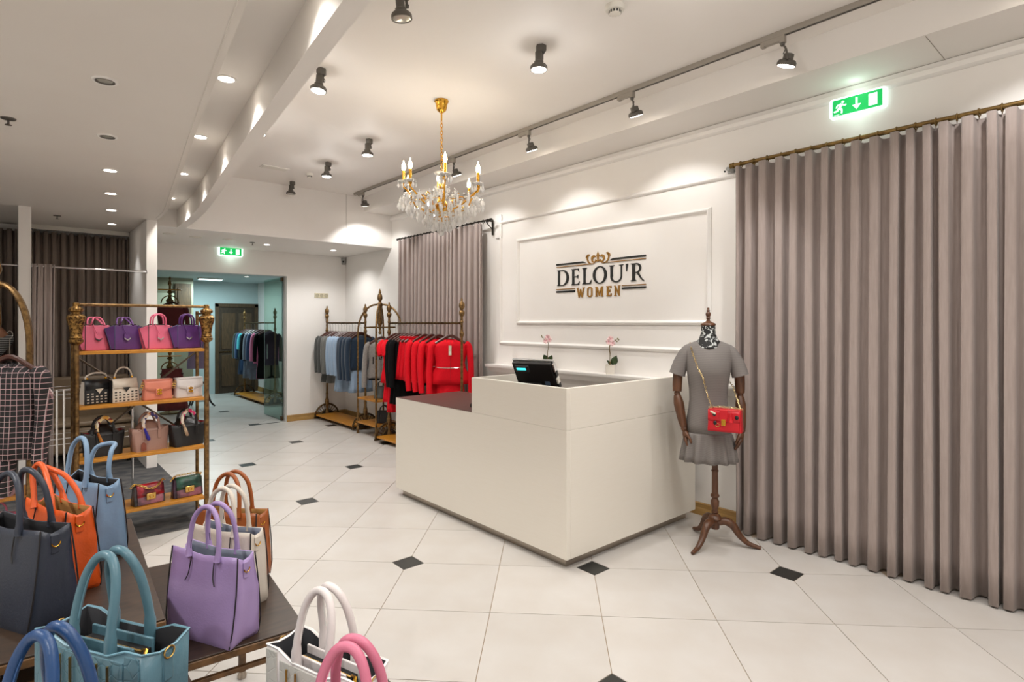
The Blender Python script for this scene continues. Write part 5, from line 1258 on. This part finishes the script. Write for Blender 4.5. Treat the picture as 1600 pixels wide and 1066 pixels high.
def clasp_bag(loc, rz, m, label):
    t = thing('handbag', label, 'handbag', loc, rz, 'bags on the second shelf'); t.scale = (1.2, 1.2, 1.3)
    mb = MB(); rbox(mb, -.08, .08, -.035, .035, 0, .115, .01, 3, .004, .006, rows=(0, .3, .8, 1)); mb.build('body', m, t, .004)
    mb = MB(); mb.loft([[(x*.079, -.0365+.008*(1-s_)-.002, .119-(.055+.022*(1-abs(x)))*s_) for s_ in (0, .33, .66, 1)] for x in (-1, -.75, -.35, 0, .35, .75, 1)], (False, False), closed=False)
    mb.build('flap', m, t, solid=.004, ang=60); mb = MB(); rbox(mb, -.08, .08, -.034, .032, .113, .119, .008, 2); mb.build('flap_top', m, t)
    MB().box(-.02, .02, -.045, -.038, .028, .068).build('clasp_plate', m, t, .002)
    for z in (.036, .054): MB().box(-.014, .014, -.049, -.044, z-.004, z+.008).build('clasp_bar', GOLD, t, .002)
    MB().tube([(0, -.049, .03), (0, -.049, .066)], .004, 6).build('clasp_pin', GOLD, t)
    for q in range(3): MB().tube([(-.086-.004*q+.008*math.cos(a), -.02, .095-.012*q+.009*math.sin(a)) for a in [2*PI*i/10 for i in range(10)]], .0022, 5, closed=True).build('strap_ring', GOLDS, t)
clasp_bag((.825, 5.07, ZSH[1]), R(8), SALM, 'salmon flap bag with a gold clasp on the second shelf')
clasp_bag((1.035, 5.07, ZSH[1]), R(9), WHL, 'white flap bag with a gold clasp on the second shelf')

TPE = leather('taupe', (170, 132, 118)); REDI = leather('red_lining', (150, 24, 34))
def scarfm(name, cols):
    g = N(name); tc = g.n('ShaderNodeTexCoord'); vo = g.n('ShaderNodeTexVoronoi'); vo.inputs['Scale'].default_value = 55; g.l(tc.outputs['Object'], vo.inputs[0])
    cr = g.n('ShaderNodeValToRGB'); cr.color_ramp.interpolation = 'CONSTANT'; e = cr.color_ramp.elements
    while len(e) < len(cols): e.new(.5)
    for i, c_ in enumerate(cols): e[i].position = i/len(cols); e[i].color = lin(c_)
    sp_ = g.n('ShaderNodeSeparateColor'); g.l(vo.outputs['Color'], sp_.inputs[0]); g.l(sp_.outputs[0], cr.inputs[0]); g.l(cr.outputs[0], g.b.inputs['Base Color']); g.b.inputs['Roughness'].default_value = .5; return g.m
S1 = scarfm('scarf_gold', [(222, 200, 150), (120, 40, 40), (210, 150, 60), (60, 40, 40), (230, 220, 200)]); S2 = scarfm('scarf_blue', [(226, 208, 190), (60, 50, 110), (200, 120, 60), (230, 220, 210)]); S3 = scarfm('scarf_pink', [(228, 214, 196), (220, 40, 110), (150, 110, 80), (236, 226, 210)])
def scarf_bag(loc, rz, m, label, sm, tailc, lining, tagm=None):
    t = thing('handbag', label, 'handbag', loc, rz, 'bags on the third shelf'); t.scale = (1.22, 1.2, 1.35)
    mb = MB(); rings = []
    for s_ in (0, .25, .6, .9, 1.0):
        w = .088+.016*s_; d = .05-.014*s_; rings.append([(w*x, d*y, .118*s_+(.012*abs(x)**2 if s_ > .95 else 0)) for x, y in ((-1, -.8), (-.9, -1), (-.45, -1.02), (.45, -1.02), (.9, -1), (1, -.8), (1, .8), (.9, 1), (.45, 1.02), (-.45, 1.02), (-.9, 1), (-1, .8))])
    mb.loft(rings, (True, False)); mb.build('body', [m, lining], t, solid=.004, ang=50, solid_mat=1)
    mb = MB(); mb.loft([[(x*.072, -.032*s_, .128+.02*(1-s_)*(1-abs(x)**2)-.012*s_*(1 if abs(x) < .9 else .2)) for s_ in (-.6, 0, .6, 1.25)] for x in (-1, -.7, -.3, 0, .3, .7, 1)], (False, False), closed=False); mb.build('top_flap', m, t, solid=.004, ang=60)
    for sy in (-1, 1):
        pts = [(-.042, sy*.04, .085), (-.044, sy*.036, .13), (-.036, sy*.03, .18), (0, sy*.026, .205), (.036, sy*.03, .18), (.044, sy*.036, .13), (.042, sy*.04, .085)]
        handle(t, pts, .0075, m)
    pts = [(-.044, -.036, .128), (-.037, -.030, .178), (0, -.026, .205), (.036, -.03, .178)]
    P = smooth_path(pts, 6); MB().tube(P, [.0105+.0012*math.sin(i*1.9) for i in range(len(P))], 10).build('scarf_wrap', sm, t, ang=60)
    tl = MB().tube(smooth_path([(-.042, -.045, .128), (-.034, -.052, .10), (-.02, -.055, .062)], 4), [.009, .010, .012, .013, .014, .015, .016, .016, .013], 8, flat=.5).build('scarf_tail', tailc, t)
    for sx in (-1, 1): MB().box(sx*.042-.009, sx*.042+.009, -.047, -.041, .062, .115).build('handle_patch', m, t, .004)
    if tagm: MB().prism([(-.014, 0), (0, .012), (.014, 0), (.014, -.036), (-.014, -.036)], 0, .004, T(-.05, -.056, .042) @ RX(PI/2)).build('leather_tag', tagm, t)
scarf_bag((.49, 5.1, ZSH[2]), R(14), BLACKL, 'black mini tote with a gold scarf round its handle', S1, mat('scarf_yellow', (206, 150, 60), .6, var=(40, (190, 70, 40), .2)), REDI)
scarf_bag((.775, 5.09, ZSH[2]), R(12), TPE, 'taupe mini tote with a blue-tailed scarf on its handle', S2, mat('scarf_blue_tail', (44, 40, 150), .5), TPE, leather('brown_tag', (136, 72, 54)))
scarf_bag((1.03, 5.09, ZSH[2]), R(14), BLACKL, 'black mini tote with a pink and cream scarf on its handle', S3, mat('scarf_cream', (216, 190, 158), .6, var=(40, (110, 70, 50), .15)), REDI)

def snake(name, col, dk): 
    return mat('snake_'+name, col, .3, var=(16, dk, .1), bump=(120, .5), coat=.3)
SNR = snake('red', (196, 22, 46), (90, 14, 28)); SNG = snake('green', (22, 92, 70), (12, 50, 40)); SNP = snake('mauve', (166, 104, 122), (70, 46, 56)); SNK = snake('grey', (84, 78, 80), (26, 24, 26)); SNV = snake('plum', (76, 40, 70), (40, 20, 36))
def chain_bag(loc, rz, m, ms, label, sag):
    t = thing('handbag', label, 'handbag', loc, rz, 'bags on the bottom shelf'); t.scale = (1.22, 1.2, 1.3)
    mb = MB(); rbox(mb, -.088, .088, -.036, .036, 0, .11, .012, 3, .004, .012, rows=(0, .3, .8, 1)); mb.build('body', ms, t, .003)
    mb = MB(); rbox(mb, -.072, .072, -.041, -.034, .004, .052, .004, 2); mb.build('lower_panel', SNP, t, .003)
    mb = MB(); mb.loft([[(x*.074, y, z) for y, z in ((.02, .116), (-.018, .118), (-.032, .108), (-.042, .08), (-.044, .05))] for x in (-1, -.5, 0, .5, 1)], (False, False), closed=False); mb.build('flap', m, t, solid=.004, ang=60)
    MB().box(-.026, .026, -.052, -.044, .03, .066).build('clasp_plate', GOLDS, t, .003)
    for x, z in ((-.01, .05), (.01, .05), (-.008, .042), (.012, .044)): MB().ball((x, -.053, z), .004, 6, 4).build('clasp_boss', GOLD, t)
    for sx in (-1, 1): MB().ball((sx*.08, 0, .118), .007, 8, 6).build('chain_ring', GOLD, t)
    if sag: P = [(-.095, -.01, .112), (-.08, -.01, .122), (-.05, -.034, .116), (-.015, -.05, .096), (.02, -.05, .096), (.05, -.04, .112), (.075, -.01, .126), (.09, 0, .12)]
    else: P = [(-.095, -.006, .108), (-.082, -.006, .124), (-.05, .02, .126), (0, .03, .124), (.05, .03, .124), (.08, 0, .124)]
    chain(smooth_path(P, 4), .0055, GOLDS, t, 'chain_link', .0022)
chain_bag((.765, 5.06, ZSH[3]), R(12), SNR, SNK, 'red and mauve snakeskin chain bag on the bottom shelf', True)
chain_bag((1.03, 5.08, ZSH[3]), R(8), SNG, SNV, 'green and mauve snakeskin chain bag on the bottom shelf', False)
# bags on the two arched carts
def soft_bag(loc, rz, m, label, w=.1, d=.06, h_=.17):
    t = thing('handbag', label, 'handbag', loc, rz, 'bags on the arched carts')
    mb = MB(); rbox(mb, -w, w, -d, d, 0, h_, .02, 3, .01, .02, rows=(0, .2, .7, 1)); mb.build('body', m, t, .006)
    for sy in (-1, 1): handle(t, [(-.05, sy*d*.6, h_-.02), (-.045, sy*d*.5, h_+.04), (0, sy*d*.4, h_+.07), (.045, sy*d*.5, h_+.04), (.05, sy*d*.6, h_-.02)], .006, m)
    for x in (-.05, .05): MB().tube([(x, -d*1.01, .01), (x, -d*.75, h_-.01)], .004, 5).build('front_pleat', m, t)
soft_bag((3.86, 7.17, .512), R(-40), leather('greygreen', (92, 100, 98)), 'grey-green bag on the arched cart\'s upper shelf')
soft_bag((3.88, 7.14, .172), R(-40), BLACKL, 'black pleated bag on the arched cart\'s lower shelf')
soft_bag((-.12, 4.95, .452), R(-38), leather('palepink', (214, 170, 176)), 'pale pink bag on the left cart\'s upper shelf', .13, .07, .12)
soft_bag((-.1, 4.93, .212), R(-38), leather('rose', (206, 116, 142)), 'rose pink bag on the left cart\'s lower shelf', .13, .07, .13)

# ------------------------------------------------------------ nested display tables
def table(loc, rz, x0, x1, y0, y1, z, label):
    t = thing('display_table', label, 'table', loc, rz, 'nested display tables')
    MB().box(x0, x1, y0, y1, z-.006, z).build('table_top', TABLEW, t, .002)
    MB().box(x0-.002, x1+.002, y0-.002, y1+.002, z-.03, z-.0065).build('edge_band', TABLEE, t, .003)
    for x in (x0+.04, x1-.04):
        for y in (y0+.04, y1-.04):
            lg_ = MB().box(x-.014, x+.014, y-.014, y+.014, .03, z-.03).build('leg', TABLEE, t, .003); MB().lathe([(.018, 0), (.02, .012), (.012, .03)], 10, T(x, y, 0)).build('foot', STEEL, lg_)
    for y in (y0+.04, y1-.04): MB().box(x0+.05, x1-.05, y-.008, y+.008, z-.10, z-.085).build('rail', TABLEE, t, .002)
    MB().box(x1-.046, x1-.03, y0+.05, y1-.05, z-.1, z-.085).build('rail', TABLEE, t, .002)
    return t
table((.315, 1.816, 0), R(-3), -1.0, 0, 0, 1.02, .75, 'tallest dark wood display table holding navy, orange and blue totes')
table((.728, 1.875, 0), R(-5), -.82, 0, 0, .84, .56, 'lower dark wood table holding the lavender, beige and brown totes')
table((.362, 1.80, 0), R(-1), -.62, 0, -.92, 0, .60, 'near dark wood table under the teal bag at the bottom edge')
table((.86, 1.62, 0), R(-1), -.47, 0, -1.0, 0, .48, 'lowest near table under the white bag at the bottom edge')

# ------------------------------------------------------------ totes
def tote(loc, rz, m, label, inner, w=.14, d=.06, h_=.265, edge=None, flop=0, hh=.138, slit=True, hr=.0078, group='open tote bags', lean=0, hl=0):
    """open-topped tote: gusset wide at the base, pinched at the top."""
    t = thing('tote_bag', label, 'handbag', loc, rz, group)
    E_ = edge or DKE
    def half(s_):
        k_ = .95 if s_ < .03 else 1
        return w*(1+.055*math.sin(PI*min(1, s_*.9)))*k_, d*(1-.45*s_)*k_
    rings = []
    for s_ in (0, .06, .2, .4, .6, .8, .93, 1.0):
        a, b_ = half(s_); z = h_*s_; rg_ = []
        bl = 1+.24*math.sin(PI*min(1, s_*1.2)); gx = .97-.10*max(0, s_-.5)
        for x, y in ((-1, -.93), (-.97, -1), (-.8, -1.0-.04*(bl-1)), (-.45, -1-.7*(bl-1)), (0, -bl), (.45, -1-.7*(bl-1)), (.8, -1.0-.04*(bl-1)), (.97, -1), (1, -.93), (.99, -.4), (gx, 0), (.99, .4), (1, .93), (.97, 1), (.8, 1), (.45, 1+.7*(bl-1)), (0, bl), (-.45, 1+.7*(bl-1)), (-.8, 1), (-.97, 1), (-1, .93), (-.99, .4), (-gx, 0), (-.99, -.4)):
            dip = 0
            if s_ > .9: dip = -.012*(1-abs(x))*(1 if abs(y) > .9 else 0)-.02*(1-abs(y))*(1 if abs(x) > .9 else 0)
            rg_.append((a*x+.0025*math.sin(9*s_+4*y+loc[0]*50), b_*y-lean*s_+.003*math.sin(7*s_+5*x+loc[1]*40)*math.sin(PI*s_), z+dip))
        rings.append(rg_)
    mb = MB(); mb.loft(rings, (True, False)); mb.build('body', [m, inner], t, solid=.0045, ang=62, solid_mat=1)
    for sx in (-1, 1):
        for sy in (-1, 1):
            P = [(half(s_)[0]*sx*1.004, half(s_)[1]*sy*1.01-lean*s_, h_*s_) for s_ in (.01, .2, .4, .6, .8, 1.0)]
            MB().tube(P, .0022, 5).build('edge_piping', E_, t)
    for sy in (-1, 1):
        yt = sy*half(.95)[1]-lean; k = flop if sy > 0 else 0
        pts = [(-.062, yt+.004*sy, h_-.02), (-.064, yt*.98, h_+.03), (-.052, yt*.8+k*.3, h_+hh*.72-abs(k)*.2), (-.02, yt*.6+k*.8, h_+hh*.98-abs(k)*.5), (.02, yt*.6+k*.8, h_+hh*.98-abs(k)*.5), (.052, yt*.8+k*.3, h_+hh*.72-abs(k)*.2), (.064, yt*.98, h_+.03), (.062, yt+.004*sy, h_-.02)]
        pts = [(x+hl*max(0, z-h_)/hh, y-abs(hl)*.0, z-abs(hl)*.35*max(0, z-h_)/hh) for x, y, z in pts]
        P = smooth_path(pts, 5); hd = MB().tube(P, [hr*(1.5 if i in (0, len(P)-1) else 1.25 if i in (1, 2, len(P)-2, len(P)-3) else 1) for i in range(len(P))], 10).build('handle', m, t, ang=60)
        MB().tube([p_+Vector((0, -sy*.0, -hr*.98)) if 5 < i < len(P)-5 else p_+Vector((hr*.9*(1 if p_.x < 0 else -1), 0, 0)) for i, p_ in enumerate(P)], .0016, 4).build('handle_seam', E_, hd)
        if slit:
            for sx in (-1, 1): MB().tube(smooth_path([(sx*.05, sy*(half(.93)[1]*1.06+.002)-lean*.93, h_*.93), (sx*.053, sy*(half(.75)[1]*1.13+.002)-lean*.75, h_*.75), (sx*.064, sy*(half(.66)[1]*1.17+.002)-lean*.66, h_*.66)], 3), .0018, 5).build('slit', E_, t)
    for sx in (-1, 1):
        a, b_ = half(.9); x = a*sx*.955
        MB().box(-.011, .011, -.003, .003, -.034, .016, T(x+sx*.003, -lean*.88, h_*.86) @ RZ(sx*PI/2)).build('ring_tab', m, t, .002)
        MB().tube([(x+sx*.008, .011*math.cos(a_)-lean*.88, h_*.845+.011*math.sin(a_)) for a_ in [PI+PI*i/8 for i in range(9)]]+[(x+sx*.008, .011-lean*.88, h_*.845)], .0018, 5).build('d_ring', GOLD, t)
    return t
NAVY = leather('navy', (44, 50, 64), .4); ORG = leather('orange', (222, 88, 22), .38); SKY = leather('sky', (126, 156, 186), .38); LAV = leather('lavender', (166, 142, 192), .38); BGE = leather('beige', (214, 204, 190), .42); BRN = leather('brown', (158, 84, 34), .38)
GREYI = mat('suede_grey', (128, 134, 150), .9); TANI = mat('suede_tan', (160, 116, 60), .9); DKI = mat('suede_dark', (30, 30, 34), .9)
tote((.015, 2.10, .75), R(-62), NAVY, 'navy tote bag at the left edge of the tall table', DKI, .145, .065, .265, hl=-.01)
tote((.105, 2.285, .75), R(-72), ORG, 'bright orange tote bag between the navy and blue totes', TANI, .14, .062, .255, flop=-.03, hl=-.075)
tote((.20, 2.525, .75), R(-70), SKY, 'pale blue tote bag at the back of the tall table', DKI, .14, .062, .27, flop=.07)
tote((.487, 2.03, .56), R(-63), LAV, 'lavender tote bag at the front of the lower table', GREYI, .14, .06, .275)
tote((.585, 2.235, .56), R(-62), BGE, 'off-white tote bag standing behind the lavender one', GREYI, .135, .055, .27)
tote((.655, 2.44, .56), R(-58), BRN, 'brown tote bag at the back of the lower table', TANI, .14, .058, .27)

def croc(name, col):
    g = N('croc_'+name); tc = g.n('ShaderNodeTexCoord'); vo = g.n('ShaderNodeTexVoronoi', feature='DISTANCE_TO_EDGE'); vo.inputs['Scale'].default_value = 34; g.l(tc.outputs['Object'], vo.inputs[0])
    mr = g.n('ShaderNodeMapRange'); mr.inputs[2].default_value = .06; g.l(vo.outputs[0], mr.inputs[0])
    bp = g.n('ShaderNodeBump'); bp.inputs['Strength'].default_value = .35; bp.inputs['Distance'].default_value = .002; g.l(mr.outputs[0], bp.inputs['Height']); g.l(bp.outputs[0], g.b.inputs['Normal'])
    g.b.inputs['Base Color'].default_value = lin(col); g.b.inputs['Roughness'].default_value = .35; return g.m
def satchel(loc, rz, name, col, label, w=.135, d=.055, h_=.255, hh=.19, hr=.0095, hx=.055):
    t = thing('satchel_bag', label, 'handbag', loc, rz, 'structured satchel bags')
    m = leather(name, col, .34); c_ = croc(name, col); edge = leather(name+'_edge', tuple(min(255, int(v*1.18)+8) for v in col), .4)
    # outer shell: bottom, sides flaring as wings, front and back panels
    rings = []
    for s_ in (0, .05, .35, .7, 1.0):
        a = w*(1+.05*s_); b_ = d*(1+.02*s_); rg_ = []
        for x, y in ((-1, -1), (-.72, -1), (-.4, -1), (.4, -1), (.72, -1), (1, -1), (1.03, -.35), (1.03, .35), (1, 1), (.72, 1), (.4, 1), (-.4, 1), (-.72, 1), (-1, 1), (-1.03, .35), (-1.03, -.35)):
            dz = 0
            if s_ > .9: dz = .0 if abs(x) >= .72 else -.018
            if s_ > .9 and abs(y) < .5: dz = -.012
            rg_.append((a*x, b_*y, h_*s_+dz))
        rings.append(rg_)
    mb = MB(); mb.loft(rings, (True, False)); mb.build('body', [m, DKI], t, solid=.005, ang=40, solid_mat=1)
    for sy in (-1, 1):
        MB().box(-w*.72, w*.72, sy*d*1.02-.002, sy*d*1.02+.002, .02, h_-.024).build('croc_panel', c_, t, .003)
        for sx in (-1, 1): MB().box(sx*w*.9-w*.16, sx*w*.9+w*.12, sy*d*1.025-.002, sy*d*1.025+.002, .02, h_-.008).build('wing_panel', c_, t, .003)
        MB().box(-w*.62, w*.62, sy*d*.42-.003, sy*d*.42+.003, h_-.06, h_-.016).build('divider', m, t, .002)
        y = sy*d*.8
        pts = [(-hx, y, h_-.05), (-hx, y, h_+.02), (-hx*.86, y*.62, h_+hh*.68), (-hx*.36, y*.36, h_+hh*.98), (hx*.36, y*.36, h_+hh*.98), (hx*.86, y*.62, h_+hh*.68), (hx, y, h_+.02), (hx, y, h_-.05)]
        P = smooth_path(pts, 6); hd = MB().tube(P, [hr*(1.25 if i < 6 or i > len(P)-7 else 1) for i in range(len(P))], 12).build('handle', m, t, ang=60)
        for i0 in (0, len(P)-1):
            x = pts[0][0] if i0 == 0 else pts[-1][0]
            MB().box(x-hr*1.25, x+hr*1.25, y-.006, y+.006, h_-.10, h_-.035).build('handle_tab', m, hd, .004)
        MB().tube([p_+Vector((0, 0, -hr)) if abs(p_.x) < hx*.7 else p_+Vector((-math.copysign(hr, p_.x), 0, 0)) for p_ in P[7:-7]], .0014, 4).build('handle_seam', edge, hd)
        for sx in (-1, 1):
            x = sx*hx; yy = sy*(d*1.02+.007)
            MB().tube([(x-.016, yy, h_-.035), (x-.016, yy, h_-.098), (x+.016, yy, h_-.098), (x+.016, yy, h_-.035)], .0032, 4).build('gold_buckle', GOLDS, t)
    MB().tube([(rings[-1][j][0], rings[-1][j][1], rings[-1][j][2]) for j in range(16)], .0026, 5, closed=True).build('edge_paint', edge, t)
    MB().box(-w*.6, w*.6, -d*.4, d*.4, h_-.05, h_-.036).build('pocket_top', mat('lining_black', (16, 16, 18), .7), t)
    MB().box(-w*.58, w*.58, -.0025, .0025, h_-.0362, h_-.033).build('zip', GOLDS, t)
    MB().tube([(w*.6, 0, h_-.03), (w*.75, -.01, h_-.022), (w*.8, -.02, h_-.03)], .004, 5).build('zip_pull', GOLD, t)
    for sx in (-1, 1):
        MB().box(-.012, .012, -.003, .003, -.05, .012, T(sx*w*1.08, 0, h_-.03) @ RZ(PI/2)).build('ring_tab', m, t, .003); MB().tube([(sx*w*1.11, .012*math.cos(a_), h_-.02+.012*math.sin(a_)) for a_ in [2*PI*i/12 for i in range(12)]], .002, 5, closed=True).build('d_ring', GOLDS, t)
    return t
satchel((.163, 1.52, .60), R(-60), 'teal', (84, 122, 136), 'teal croc-pattern satchel with tall handles and gold buckles', .15, .055, .295, .165)
satchel((.045, 1.235, .60), R(-58), 'blue', (30, 68, 116), 'deep blue bag at the bottom edge, only its handles showing')
satchel((.565, 1.325, .48), R(-72), 'white', (216, 214, 206), 'white croc-pattern satchel at the bottom edge, with gold buckles', .145, .05, .295, .15)
satchel((.475, 1.0, .48), R(-56), 'rose', (196, 108, 138), 'rose pink bag at the bottom edge, in front of the white satchel', .14, .05, .30, .185)
